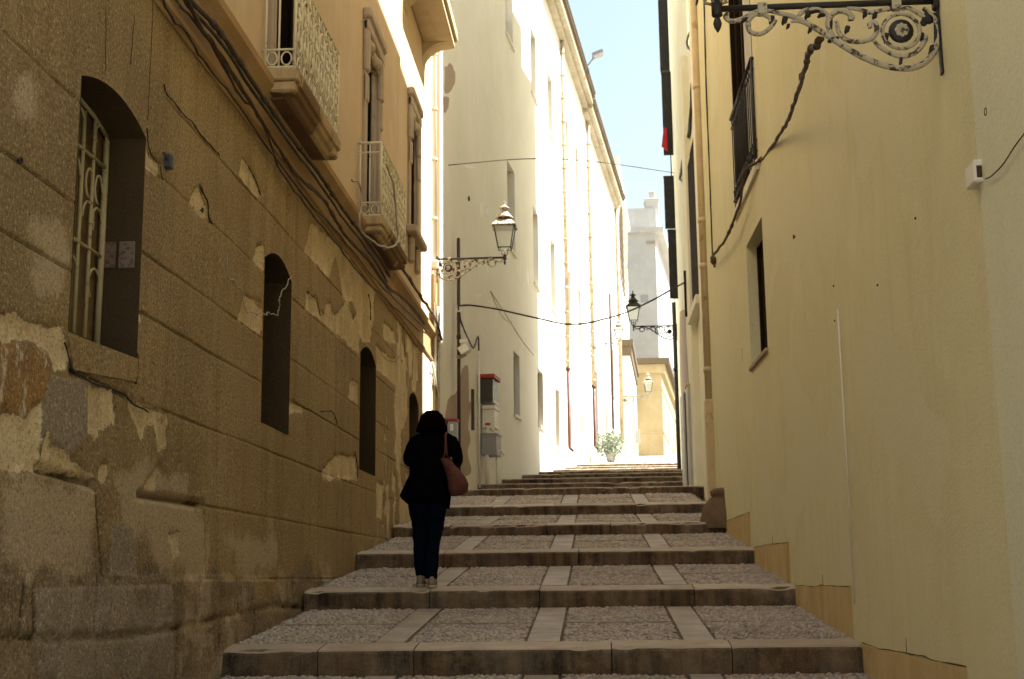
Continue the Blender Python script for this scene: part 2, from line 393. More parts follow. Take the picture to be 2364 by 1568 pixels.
def spline(pts, k=6):
    """Catmull-Rom through the points"""
    P = [np.array(p, float) for p in pts]
    if len(P) < 3: return P
    P = [2 * P[0] - P[1]] + P + [2 * P[-1] - P[-2]]; out = []
    for i in range(1, len(P) - 2):
        a, b, c, d = P[i - 1:i + 3]
        for j in range(k):
            t = j / k
            out.append(0.5 * (2 * b + (c - a) * t + (2 * a - 5 * b + 4 * c - d) * t * t + (3 * b - a - 3 * c + d) * t ** 3))
    out.append(P[-2]); return out
def vnoise(x, y, seed=0):
    """smooth value noise on arrays"""
    xi = np.floor(x).astype(int); yi = np.floor(y).astype(int); xf = x - xi; yf = y - yi
    def h(a, b):
        n = (a * 374761393 + b * 668265263 + seed * 1442695) & 0x7fffffff
        n = (n ^ (n >> 13)) * 1274126177 & 0x7fffffff
        return ((n ^ (n >> 16)) & 0xffff) / 65535.0
    u = xf * xf * (3 - 2 * xf); v = yf * yf * (3 - 2 * yf)
    return (h(xi, yi) * (1 - u) + h(xi + 1, yi) * u) * (1 - v) + (h(xi, yi + 1) * (1 - u) + h(xi + 1, yi + 1) * u) * v
def fbm(x, y, seed=0, o=4):
    t = 0; a = 0.5
    for i in range(o): t = t + a * vnoise(x * 2 ** i, y * 2 ** i, seed + i * 17); a *= 0.5
    return t
def poly_sdf(Y, Z, poly):
    """signed distance, positive inside"""
    poly = np.array(poly, float); n = len(poly); d = np.full(Y.shape, 1e9); ins = np.zeros(Y.shape, bool)
    for i in range(n):
        a, b = poly[i], poly[(i + 1) % n]; e = b - a; wy = Y - a[0]; wz = Z - a[1]
        t = np.clip((wy * e[0] + wz * e[1]) / (e @ e + 1e-12), 0, 1)
        d = np.minimum(d, np.hypot(wy - e[0] * t, wz - e[1] * t))
        c = ((a[1] > Z) != (b[1] > Z)) & (Y < (b[0] - a[0]) * (Z - a[1]) / (b[1] - a[1] + 1e-12) + a[0])
        ins ^= c
    return np.where(ins, d, -d)
def grid_mesh(name, V, F, mat, parent, attrs=None, smooth=True):
    me = bpy.data.meshes.new(name)
    me.vertices.add(len(V)); me.vertices.foreach_set('co', np.asarray(V, np.float32).ravel())
    F = np.asarray(F, np.int32); k = F.shape[1]
    me.loops.add(F.size); me.loops.foreach_set('vertex_index', F.ravel())
    me.polygons.add(len(F)); me.polygons.foreach_set('loop_start', np.arange(0, F.size, k, dtype=np.int32))
    me.polygons.foreach_set('use_smooth', np.full(len(F), smooth))
    for an, av in (attrs or {}).items():
        a = me.attributes.new(an, 'FLOAT', 'POINT'); a.data.foreach_set('value', np.asarray(av, np.float32).ravel())
    me.materials.append(M[mat]); me.update(calc_edges=True); me.validate()
    return link(bpy.data.objects.new(name, me), parent)
# ------------------------------------------------------------------ the stepped street
EDGES = [(1.4, -1.56, .15), (4.1, -1.22, .16), (6.8, -.87, .18), (9.53, -.48, .19), (12.27, -.088, .17), (14.95, .315, .17), (17.65, .73, .145),
         (20.37, 1.14, .16), (23.1, 1.595, .13), (25.8, 1.875, .14), (28.5, 2.18, .15), (31.2, 2.48, .15), (33.9, 2.77, .15), (36.6, 3.05, .15),
         (39.3, 3.34, .15), (42.0, 3.65, .15)]
def ground_z(Y):
    if Y < EDGES[0][0]: return -1.71
    if Y >= 42: return 3.65 + 0.1 * (Y - 42)
    for i in range(len(EDGES) - 1):
        a, b = EDGES[i], EDGES[i + 1]
        if a[0] <= Y < b[0]: return a[1] + (b[1] - b[2] - a[1]) * (Y - a[0]) / (b[0] - a[0])
STRIPS = [(-1.66, -1.44), (-.52, -.28), (.64, .86)]
def kerb_row(i, Y, z, ris, zt, parent, xa, xb):
    """the line of stone slabs on a step's edge, each slab its own mesh"""
    r = random.Random(i * 7 + 1); cuts = [xa]
    if i == 3: cuts = [xa, -2.02, -1.32, 0.10, 0.95]
    else:
        while cuts[-1] < xb - 1.2: cuts.append(cuts[-1] + r.uniform(0.75, 1.55))
        if xb - cuts[-1] < 0.5: cuts.pop()
    cuts.append(xb); dep = 0.33
    for a, b in zip(cuts[:-1], cuts[1:]):
        n = max(2, int((b - a) / 0.06)); prof = [(0, z - ris - 0.05), (0, z - 0.03), (0.006, z - 0.012), (0.022, z - 0.001), (0.06, z + 0.004), (dep, z + 0.004 + slope(i) * dep), (dep, z - ris - .05)]
        vs = []; fs = []; m = len(prof); jy = r.uniform(-.006, .006); jz = r.uniform(-.004, .004); ph = r.uniform(0, 50)
        for q in range(n + 1):
            x = a + 0.004 + (b - a - 0.008) * q / n
            e = 1.0 if 0 < q < n else 0.0
            for (py, pz) in prof:
                w = (fbm(np.array([x * 2.2 + ph]), np.array([pz * 3.0 + i]), i)[0] - .45) * 0.022
                chip = max(0, fbm(np.array([x * 5 + ph]), np.array([i * 3.1]), 9)[0] - .52) * 0.16 if py < 0.03 and pz > z - .05 else 0
                vs.append((x, Y + py + jy + (w * .7 if py < .1 else 0) + chip + (0.004 if e == 0 and py < .03 else 0), pz + jz + (w * .45 if pz > z - .05 else 0) - chip * .5))
        for q in range(n):
            for p in range(m - 1): fs.append((q * m + p, (q + 1) * m + p, (q + 1) * m + p + 1, q * m + p + 1))
        fs += [tuple(range(m)), tuple(n * m + p for p in range(m - 1, -1, -1))]
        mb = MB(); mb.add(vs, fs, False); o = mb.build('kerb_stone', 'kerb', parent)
def slope(i):
    a, b = EDGES[i], EDGES[i + 1] if i + 1 < len(EDGES) else (EDGES[i][0] + 2.7, EDGES[i][1] + .27, 0)
    return (b[1] - b[2] - a[1]) / (b[0] - a[0])
def pebbles(i, Y0, Y1, z, sl, parent, xa, xb, sp):
    """one tread's cobbling: every pebble a small dome"""
    pts = []
    bands = [xa] + [v for s_ in STRIPS for v in s_] + [xb]
    ym = (Y0 + Y1) / 2
    for j in range(0, len(bands), 2):
        a, b = bands[j] + .03, bands[j + 1] - .03
        for (c, d) in ((Y0 + .01, ym - .035), (ym + .035, Y1 - .0)):
            nx = max(1, int((b - a) / (sp * 1.0))); ny = max(1, int((d - c) / (sp * .86)))
            gx, gy = np.meshgrid(np.arange(nx), np.arange(ny))
            x = a + (gx + .5 + .5 * (gy % 2) - .25) * (b - a) / nx; y = c + (gy + .5) * (d - c) / ny
            wav = 0.03 * np.sin(x * 9 + j) * np.sin((y - c) / (d - c) * PI)
            x = x + RNG.normal(0, sp * .11, x.shape); y = y + wav + RNG.normal(0, sp * .11, y.shape)
            ok = (x > a) & (x < b) & (y > c) & (y < d); pts.append(np.stack([x[ok], y[ok]], 1))
    P = np.concatenate(pts); n = len(P); k = 7
    ang = RNG.normal(0.3 * np.sin(P[:, 0] * 3), .5, n); rx = sp * RNG.uniform(.40, .56, n); ry = sp * RNG.uniform(.50, .66, n); h = sp * RNG.uniform(.26, .40, n)
    rings = [(1.0, -.15), (0.95, .40), (0.66, .85)]
    V = np.zeros((n, k * 3 + 1, 3)); 
    for ri, (rr, hh) in enumerate(rings):
        for q in range(k):
            t = 2 * PI * q / k + ri * .3; jit = RNG.uniform(.88, 1.08, n)
            lx = rx * rr * math.cos(t) * jit; ly = ry * rr * math.sin(t) * jit
            V[:, ri * k + q, 0] = P[:, 0] + lx * np.cos(ang) - ly * np.sin(ang)
            V[:, ri * k + q, 1] = P[:, 1] + lx * np.sin(ang) + ly * np.cos(ang)
            V[:, ri * k + q, 2] = h * hh
    V[:, -1, 0] = P[:, 0]; V[:, -1, 1] = P[:, 1]; V[:, -1, 2] = h
    settle = RNG.normal(0, .004, n) + (fbm(P[:, 0] * 1.3, P[:, 1] * 1.3, 3) - .45) * .03
    V[:, :, 2] += (z + sl * (V[:, :, 1] - Y0) - 0.009) + settle[:, None]
    f = []
    for ri in range(2):
        for q in range(k): a, b = ri * k + q, ri * k + (q + 1) % k; f += [(a, b, b + k), (a, b + k, a + k)]
    for q in range(k): f.append((2 * k + q, 2 * k + (q + 1) % k, 3 * k))
    F = (np.array(f)[None] + (np.arange(n) * (3 * k + 1))[:, None, None]).reshape(-1, 3)
    rnd = np.repeat(RNG.uniform(0, 1, n), 3 * k + 1)
    off = np.array(wloc(parent)); o = grid_mesh('pebble_paving', V.reshape(-1, 3) - off, F, 'peb', parent, {'rnd': rnd}); o['kind'] = 'stuff'
for i, (Y, z, ris) in enumerate(EDGES):
    last = i == len(EDGES) - 1
    Y1 = EDGES[i + 1][0] if not last else Y + 2.7
    sl = slope(i); far = Y > 33
    xa, xb = (-3.0, 2.2) if Y < 22 else (min(-2.9, beige_x(Y) - 1), 2.35) if not far else (-2.6, 16.0)
    if Y < 22: xa, xb = -2.74, right_x(Y) + .03
    st = empty('stone_step', (0, Y, z), kind='structure')
    zt = z - .02
    kerb_row(i, Y, z, ris, zt, st, xa, xb)
    # tread bed behind the kerb, running under the next kerb
    b = MB(); y0, y1 = Y + .32, Y1 + .1
    g0, g1 = z + sl * .32 - .012, z + sl * (y1 - Y) - .012
    if last: g1 = 3.65 + .1 * 2.7; y1 = 44.7
    geo = 2 <= i <= 7
    b.hexa([(xa, y0, g0 - .6), (xb, y0, g0 - .6), (xb, y1, g1 - .6), (xa, y1, g1 - .6), (xa, y0, g0), (xb, y0, g0), (xb, y1, g1), (xa, y1, g1)])
    b.build('tread', 'bed' if geo else 'peb_far' if i < 12 else 'road', st)
    if geo:
        pebbles(i, Y + .33, Y1, z + sl * .33, sl, st, xa + .02, xb - .02, .037 if i < 4 else .042 if i < 6 else .055)
        for (a, c) in STRIPS:
            y = Y + .335; r = random.Random(int(a * 100) + i)
            while y < Y1 - .05:
                l = min(r.uniform(.5, .95), Y1 - y)
                if Y1 - (y + l) < .2: l = Y1 - y
                za = z + sl * (y - Y) + .004; zb = z + sl * (y + l - .008 - Y) + .004
                m = MB(); m.hexa([(a, y, za - .05), (c, y, za - .05), (c, y + l - .009, zb - .05), (a, y + l - .009, zb - .05), (a, y, za), (c, y, za), (c, y + l - .009, zb), (a, y + l - .009, zb)])
                m.build('paving_strip', 'strip', st); y += l
        ym = (Y + .33 + Y1) / 2; bands = [xa + .02] + [v for s_ in STRIPS for v in s_] + [xb - .02]
        for j in range(0, len(bands), 2):
            za = z + sl * (ym - Y) + .008
            m = MB(); m.box(bands[j] + .01, bands[j + 1] - .01, ym - .032, ym + .032, za - .05, za); m.build('cross_strip', 'strip', st)
# lower landing behind the eye, upper street and the plain all round
b = MB(); b.box(-2.74, 1.98, -12, 1.41, -2.2, -1.71); o = b.build('lower_street', 'peb_far'); o['kind'] = 'structure'
b = MB(); zf = lambda Y: 3.65 + .1 * (Y - 42)
b.hexa([(-4, 44.6, 3.0), (16, 44.6, 3.0), (26, 130, 8), (-4, 130, 8), (-4, 44.6, zf(44.6) - .012), (16, 44.6, zf(44.6) - .012), (26, 130, zf(130)), (-4, 130, zf(130))])
o = b.build('upper_street', 'road'); o['kind'] = 'structure'
b = MB(); b.add([(-900, -900, -2.4), (900, -900, -2.4), (900, 900, -2.4), (-900, 900, -2.4)], [(0, 1, 2, 3)]); o = b.build('ground', 'road'); o['kind'] = 'structure'
# ------------------------------------------------------------------ near left building
LB = empty('old_town_house', (XL, 14, 0.6), 'old brown and salmon plastered house with peeling lower wall, barred window and rusty balconies', 'house')
WIN = [(6.57, 7.60, 1.32, 2.74, .10), (10.58, 11.56, 1.31, 2.72, .13), (15.15, 16.25, 1.30, 2.70, .14), (19.3, 20.3, 1.30, 2.72, .14)]
JOINTS = [(3.13, 7.9, 30), (2.585, -9, 30), (2.015, -9, 30), (1.64, -9, 30), (1.095, 7.5, 30), (.54, 7.8, 30), (.03, 8.9, 30)]
YB, YE, ZT = 0.5, 22.64, 3.69
ys = list(np.arange(YB, 4.8, .4)) + list(np.arange(4.8, 12.6, .021)) + list(np.arange(12.6, YE, .034)) + [YE]
zs = list(np.arange(-2.4, -1.2, .2)) + list(np.arange(-1.2, ZT, .021)) + [ZT]
for (a, b_, z0, z1, r_) in WIN:
    ys = [y for y in ys if abs(y - a) > .009 and abs(y - b_) > .009] + [a, b_]; zs = [z for z in zs if abs(z - z0) > .0045 and abs(z - z1) > .0045] + [z0, z1]
for (z, _, _) in JOINTS: zs = [q for q in zs if not (abs(q - z) < .028)] + [z - .022, z - .013, z - .004, z + .004, z + .013, z + .022]
ys = np.array(sorted(set(np.round(ys, 4)))); zs = np.array(sorted(set(np.round(zs, 4))))
Yg, Zg = np.meshgrid(ys, zs, indexing='ij'); Zp = Zg.copy(); ny, nz = Yg.shape
keep = np.ones((ny - 1, nz - 1), bool)
yc = (ys[:-1] + ys[1:]) / 2; zc = (zs[:-1] + zs[1:]) / 2
def arch_z(w, y): a, b_, z0, z1, r_ = w; return z1 + r_ * (1 - ((y - (a + b_) / 2) / ((b_ - a) / 2)) ** 2)
for w in WIN:
    a, b_, z0, z1, r_ = w
    keep &= ~((yc > a) & (yc < b_))[:, None] | ~((zc > z0) & (zc < z1))[None]
    for j in np.where((ys > a + 1e-3) & (ys < b_ - 1e-3))[0]:
        az = arch_z(w, ys[j]); sel = (zs >= z1 - 1e-4) & (zs <= az); Zp[j, sel] = az
def wpoly(src): return [tuple(on_x(x, y, XL)[1:]) for x, y in src]
PEEL = [[(0, 789), (33, 786), (70, 800), (108, 812), (155, 815), (163, 850), (180, 925), (135, 930), (128, 880), (70, 852), (0, 850)],
        [(-30, 1030), (32, 1035), (60, 1045), (103, 1012), (100, 1175), (54, 1180), (-30, 1175)],
        [(222, 958), (287, 975), (292, 1066), (270, 1056), (238, 1096), (216, 1077), (214, 1034)],
        [(319, 1001), (422, 1039), (417, 1120), (400, 1131), (390, 1061), (368, 1077), (357, 1104), (346, 1077)],
        [(114, 1072), (130, 1110), (211, 1169), (238, 1196), (103, 1175)], [(254, 1158), (270, 1162), (266, 1208), (245, 1196)],
        [(385, 1178), (408, 1155), (388, 1224), (362, 1222)], [(422, 1331), (449, 1331), (449, 1380), (433, 1391)],
        [(358, 341), (368, 380), (401, 412), (401, 444), (358, 417)], [(496, 461), (512, 510), (523, 547), (499, 537), (474, 510)],
        [(604, 398), (629, 433), (652, 487), (647, 502), (596, 437)], [(660, 610), (660, 678), (630, 650), (643, 618)],
        [(612, 739), (635, 745), (657, 770), (653, 840), (593, 799), (606, 761)],
        [(780, 554), (809, 579), (858, 625), (925, 699), (937, 732), (929, 857), (908, 855), (898, 836), (892, 782), (879, 753), (858, 749), (842, 640), (834, 645), (825, 695), (763, 629)],
        [(767, 732), (792, 745), (796, 770), (809, 782), (815, 765), (825, 757), (835, 785), (846, 782), (867, 749), (885, 800), (892, 774), (900, 840), (898, 886), (825, 819), (763, 774)],
        [(875, 952), (896, 956), (894, 1010), (871, 994)], [(718, 1002), (738, 1006), (763, 1023), (755, 1031), (726, 1035), (720, 1047)],
        [(345, 785), (352, 790), (340, 850), (322, 880), (330, 830)],
        [(809, 1172), (846, 1134), (887, 1143), (892, 1200), (809, 1197)], [(941, 865), (975, 894), (995, 898), (1020, 969), (999, 973), (958, 935), (941, 923)],
        [(955, 800), (985, 830), (990, 860), (960, 850)], [(1000, 850), (1012, 870), (1020, 930), (1005, 900)], [(940, 1200), (960, 1215), (955, 1300), (942, 1290)]]
HALF = [[(76, 547), (173, 564), (168, 661), (116, 634), (70, 600)], [(65, 623), (163, 677), (157, 726), (98, 748), (70, 705)], [(0, 1190), (238, 1200), (250, 1440), (-20, 1440)],
        [(275, 1190), (330, 1150), (410, 1150), (470, 1190), (512, 1290), (500, 1430), (420, 1440), (330, 1330)], [(560, 1330), (700, 1340), (690, 1420), (600, 1430)], [(20, 200), (80, 190), (90, 300), (30, 290)]]
OCHRE = [[(-30, 855), (70, 855), (127, 882), (124, 931), (103, 1012), (60, 1045), (32, 1034), (-30, 1028)]]
GREY = [[(105, 931), (216, 953), (222, 1083), (168, 1147), (130, 1110), (114, 1072), (97, 1169)], [(273, 1308), (335, 1316), (340, 1445), (270, 1440)], [(80, 1470), (420, 1460), (430, 1700), (90, 1700)]]
def field(polys, wid=.09):
    f = np.zeros(Yg.shape)
    for p in polys:
        q = np.array(wpoly(p)); m = (Yg > q[:, 0].min() - .3) & (Yg < q[:, 0].max() + .3) & (Zp > q[:, 1].min() - .3) & (Zp < q[:, 1].max() + .3)
        if m.any(): f[m] = np.maximum(f[m], np.clip(.5 + poly_sdf(Yg[m], Zp[m], q) / wid * .5, 0, 1))
    return f
peel, half, ochre, grey = field(PEEL), field(HALF, .12), field(OCHRE), field(GREY, .05)
far_p = np.clip((fbm(Yg * 1.7, Zp * 1.1, 63) - .50) * 7 + .5, 0, 1) * np.clip((Yg - 15.8) / 2.5, 0, 1); peel = np.maximum(peel, far_p)
half = np.maximum(half, np.clip((fbm(Yg * .9, Zp * .9, 91) - .52) * 5 + .5, 0, 1) * np.clip((1.0 - Zp) / .6, 0, 1) * .9)
rough_z = fbm(Yg * .8, Zp * 1.2, 41)
stone = np.clip((.30 - Zp) / .5 + (rough_z - .47) * 1.6 + np.clip((8.6 - Yg) / 3, 0, 1) * np.clip((1.3 - Zp) / .8, 0, 1) * .6, 0, 1)
# displacement: joints, scabs, lower ashlar, hollows
dx = (fbm(Yg * .55, Zp * .9, 5) - .47) * .035 + (fbm(Yg * 3.1, Zp * 3.1, 8) - .47) * .014
gap = np.clip(fbm(Yg * .9, Zp * 6, 21) * 2.2 - .55, .25, 1)
for (z, a, b_) in JOINTS:
    on = np.clip((Yg - a) / .3, 0, 1) * np.clip((b_ - Yg) / .3, 0, 1)
    dx -= .022 * np.clip(1.25 - np.abs(Zp - z) / .011, 0, 1) * on * (1 - np.clip(peel * 2 - .8, 0, 1)) * gap
pk = np.clip((peel + (fbm(Yg * 9, Zp * 9, 31) - .47) * .9 - .42) / .16, 0, 1); dx -= .014 * pk
dx += .007 * np.clip((grey - .4) / .2, 0, 1)
bz = np.floor((Zp + 1.9) / .55 + .08 * np.sin(Yg)); by = np.floor(Yg / .95 + .5 * (bz % 2)); blk = ((by * 7919 + bz * 104729) % 13) / 13 - .5
low = np.clip((.06 - Zp) / .05, 0, 1); dx += low * (.03 * blk + .015)
lowj = None; ey = np.abs(((Yg / .95 + .5 * (bz % 2)) % 1) - .5) * .95; lowj = np.clip(1.2 - np.abs(ey - .475) / .028, 0, 1) * np.clip(fbm(Yg * 2, Zp * 2, 13) * 3 - .7, 0, 1); ez = np.abs(((Zp + 1.9) / .55 + .08 * np.sin(Yg)) % 1 - .5); lowj = np.maximum(lowj, np.clip(1.2 - np.abs(ez - .5) / .045, 0, 1) * np.clip(fbm(Yg * 2, Zp * 2, 29) * 3 - .7, 0, 1)) * low; dx -= .032 * lowj
dx += low * (fbm(Yg * 5, Zp * 5, 77) - .47) * .05
# two long ledges where the render has slipped
ledge = np.zeros(Yg.shape)
for (p, q, dep) in (((345, 1237), (510, 1262), .055), ((97, 1172), (236, 1212), .055), ((185, 925), (315, 990), .02), ((240, 1225), (258, 1445), .02), ((515, 1280), (518, 1445), .015), ((75, 1470), (80, 1600), .02)):
    A = on_x(*p, XL)[1:]; B_ = on_x(*q, XL)[1:]; e = B_ - A; t = np.clip(((Yg - A[0]) * e[0] + (Zp - A[1]) * e[1]) / (e @ e), 0, 1)
    d_ = np.hypot(Yg - A[0] - e[0] * t, Zp - A[1] - e[1] * t); dx -= dep * np.clip(1.2 - d_ / .028, 0, 1); ledge = np.maximum(ledge, np.clip(1.3 - d_ / .020, 0, 1) * (.5 + fbm(Yg * 4, Zp * 4, 3)))
for w in WIN:                                # crisp arrises stay on the wall plane
    near = np.maximum(np.maximum(w[0] - Yg, Yg - w[1]), np.maximum(w[2] - Zp, Zp - w[3] - w[4])); dx *= np.clip(.25 + np.abs(near) / .12, .25, 1)
tone = np.clip((fbm(Yg * .35, Zp * .35, 55) - .56) * 3.0, 0, .45)
V = np.stack([XL + dx, Yg, Zp], -1).reshape(-1, 3) - np.array(wloc(LB))
ii, jj = np.where(keep); a_ = ii * nz + jj
F = np.stack([a_, a_ + nz, a_ + nz + 1, a_ + 1], 1)
grid_mesh('lower_wall', V, F, 'lwall', LB, {'peel': peel, 'half': half, 'ochre': ochre, 'grey': grey, 'stone': stone, 'tone': tone, 'low': np.maximum(lowj, ledge)})
DEP = .27
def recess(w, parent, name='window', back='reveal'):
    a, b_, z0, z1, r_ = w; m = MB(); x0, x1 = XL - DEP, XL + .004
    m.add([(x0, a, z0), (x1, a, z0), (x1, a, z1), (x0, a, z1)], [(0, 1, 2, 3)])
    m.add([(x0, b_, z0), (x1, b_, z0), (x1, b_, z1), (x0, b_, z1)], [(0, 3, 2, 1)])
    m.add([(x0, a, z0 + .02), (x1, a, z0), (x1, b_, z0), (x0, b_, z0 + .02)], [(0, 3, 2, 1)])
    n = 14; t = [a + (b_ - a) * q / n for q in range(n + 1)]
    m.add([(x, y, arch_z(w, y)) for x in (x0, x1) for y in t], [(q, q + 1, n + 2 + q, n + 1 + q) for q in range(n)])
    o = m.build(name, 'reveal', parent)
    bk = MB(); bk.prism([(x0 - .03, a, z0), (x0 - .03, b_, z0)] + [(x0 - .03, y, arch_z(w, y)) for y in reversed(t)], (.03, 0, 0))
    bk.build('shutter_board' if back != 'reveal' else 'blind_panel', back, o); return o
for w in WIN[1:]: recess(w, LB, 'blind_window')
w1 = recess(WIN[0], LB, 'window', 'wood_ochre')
# its iron grille
g = MB(); gx = XL - DEP + .035; a, b_, z0, z1, r_ = WIN[0]; rr = .011
def gt(pts, r=rr, n=6): g.tube([(gx, y, z) for y, z in pts], r, n)
H = z1 - z0
for f in (.14, .30, .46, .62, .78, .97): gt([(a + f * (b_ - a), z0 + .05), (a + f * (b_ - a), z1 + (.04 if f != .97 else -.02))], .012 if f != .97 else .02)
for zf_ in (.06, .46, .86): gt([(a, z0 + zf_ * H), (b_ - .02, z0 + zf_ * H)], .013)
gt([(a, z1 + .0), (a + .25, z1 + .07), (a + .5, z1 + .09), (a + .78, z1 + .06), (b_ - .02, z1)], .014)
def cs(cy, cz, r0, t0, t1, n=12, rz=None): gt([(cy + r0 * math.cos(t0 + (t1 - t0) * q / n), cz + (rz or r0) * math.sin(t0 + (t1 - t0) * q / n)) for q in range(n + 1)], .008)
for f, bits in ((.10, 'acd'), (.30, 'bcd'), (.54, 'acd'), (.74, 'bd'), (.88, 'abcd')):
    cy = a + f * (b_ - a)
    if 'a' in bits: cs(cy, z0 + .32 * H, .09, .3, PI * 1.3, rz=.10)
    if 'b' in bits: cs(cy, z0 + .58 * H, .085, -.4, PI * 1.0, rz=.11)
    if 'c' in bits: cs(cy, z1 - .04, .09, .2, PI * 1.2, rz=.08)
    if 'd' in bits: cs(cy, z0 + .74 * H, .06, 0, PI * 1.5, rz=.09)
g.build('grille', 'iron_grille', w1)
for k_, (y0, mt) in enumerate((((-.245, -.155), 'tile_red'), ((-.135, -.035), 'tile'))):
    m = MB(); m.rbox(XL + y0[0], XL + y0[1], b_ - .012, b_ + .001, 1.905, 2.075, .004); m.build('house_number_plaque', mt, LB)
    for (u, v) in ((.015, .012), (.075, .012), (.015, .155), (.075, .155)):
        pass
# slipped slab of sill and cracks
m = MB(); m.prism([tuple(on_x(*p, XL) - np.array((.006, 0, 0))) for p in ((170, 832), (345, 898), (340, 955), (182, 925))], (.012, 0, 0)); m.build('window_sill', 'lwall', w1)
def crack(pts, wd=.006):
    P = [on_x(x, y, XL) + np.array((.004, 0, 0)) for x, y in pts]; P = spline(P, 4); m = MB(); r = random.Random(len(pts) + int(pts[0][0]))
    m.tube([p + np.array((0, r.uniform(-.006, .006), r.uniform(-.006, .006))) for p in P], [max(.0018, wd * r.uniform(.4, 1.1) * .6) for _ in P], 5)
    m.build('crack', 'crack', LB)
crack([(409, 212), (414, 232), (430, 250), (462, 290), (478, 305), (500, 335), (530, 370), (548, 388)], .011)
crack([(366, 320), (368, 350), (373, 375), (385, 400), (400, 408)], .010); crack([(401, 415), (402, 440), (407, 450)], .009)
crack([(498, 460), (506, 480), (518, 510), (521, 545), (530, 560)], .014); crack([(606, 395), (622, 422), (638, 450), (650, 490)], .009)
crack([(336, 37), (330, 90), (325, 160)], .006); crack([(262, 0), (263, 90), (262, 180)], .004); crack([(380, 0), (378, 100), (370, 250), (368, 300)], .004)
crack([(342, 880), (343, 920), (338, 962)], .010); crack([(160, 855), (172, 900), (186, 928), (230, 955), (308, 985), (330, 1010), (370, 1030)], .014)
crack([(545, 575), (566, 620), (570, 690), (610, 740)], .004); crack([(920, 735), (925, 760), (926, 800)], .014); crack([(767, 730), (790, 750), (800, 790)], .008)
crack([(886, 1130), (892, 1160), (894, 1195)], .012); crack([(1006, 800), (1010, 850), (1012, 895)], .010); crack([(1030, 830), (1032, 880), (1030, 950)], .008)
crack([(948, 870), (960, 895), (985, 905), (998, 890)], .008); crack([(800, 1030), (828, 1028), (840, 1050), (842, 1062)], .010)

# string course and upper storey
def profile(prof, y0, y1, name, mat, parent, x=XL):
    m = MB(); n = len(prof); k = max(2, int((y1 - y0) / .5)); vs = []
    for q in range(k + 1): vs += [(x + px, y0 + (y1 - y0) * q / k, pz) for px, pz in prof]
    fs = [(q * n + p, (q + 1) * n + p, (q + 1) * n + p + 1, q * n + p + 1) for q in range(k) for p in range(n - 1)]
    fs += [tuple(range(n)), tuple(k * n + p for p in range(n - 1, -1, -1))]
    m.add(vs, fs); return m.build(name, mat, parent)
profile([(-.1, 3.67), (.012, 3.67), (.02, 3.70), (.045, 3.715), (.05, 3.745), (.03, 3.77), (.018, 3.80), (.018, 4.06), (.03, 4.08), (.05, 4.11), (.095, 4.17), (.10, 4.235), (.085, 4.25), (-.02, 4.275), (-.1, 4.28)], YB, YE + .02, 'string_course', 'course', LB)
ZTOP = 13.5
DOORS = [(10.72, 11.62, 4.28, 6.75), (15.35, 16.25, 4.28, 6.62), (19.25, 20.05, 5.35, 7.1)]
# upper wall panels round the openings
def panels(y0, y1, z0, z1, holes, fx, thick=.3):
    yl = sorted(set([y0, y1] + [h[0] for h in holes] + [h[1] for h in holes])); zl = sorted(set([z0, z1] + [h[2] for h in holes] + [h[3] for h in holes])); m = MB()
    for i in range(len(yl) - 1):
        for j in range(len(zl) - 1):
            c = ((yl[i] + yl[i + 1]) / 2, (zl[j] + zl[j + 1]) / 2)
            if any(h[0] < c[0] < h[1] and h[2] < c[1] < h[3] for h in holes): continue
            a, b_ = yl[i], yl[i + 1]
            m.add([(fx(a), a, zl[j]), (fx(b_), b_, zl[j]), (fx(b_), b_, zl[j + 1]), (fx(a), a, zl[j + 1])], [(0, 1, 2, 3)])
    s = thick
    for (a, b_, c, d) in holes:
        m.add([(fx(a), a, c), (fx(a) + s, a, c), (fx(a) + s, a, d), (fx(a), a, d)], [(0, 1, 2, 3)]); m.add([(fx(b_), b_, c), (fx(b_) + s, b_, c), (fx(b_) + s, b_, d), (fx(b_), b_, d)], [(0, 1, 2, 3)])
        for z in (c, d): m.add([(fx(a), a, z), (fx(a) + s, a, z), (fx(b_) + s, b_, z), (fx(b_), b_, z)], [(0, 1, 2, 3)])
    return m
UP = XL - .02
m = panels(YB, YE, 4.27, ZTOP, DOORS, lambda y: UP, -.07); m.build('upper_wall', 'salmon', LB)
m = MB(); m.box(XL - 9, XL - .31, YB, YE - .01, -2.4, ZTOP); m.box(XL - .35, UP - .004, YE - .12, YE, -2.4, ZTOP)
m.box(XL - .34, UP - .3, YB, YE - .3, 4.3, 4.31); m.build('inner_wall', 'salmon', LB)
m = MB(); m.box(XL - 9.3, XL + .45, YB - .3, YE + .1, ZTOP, ZTOP + .22); m.build('roof', 'eave', LB)
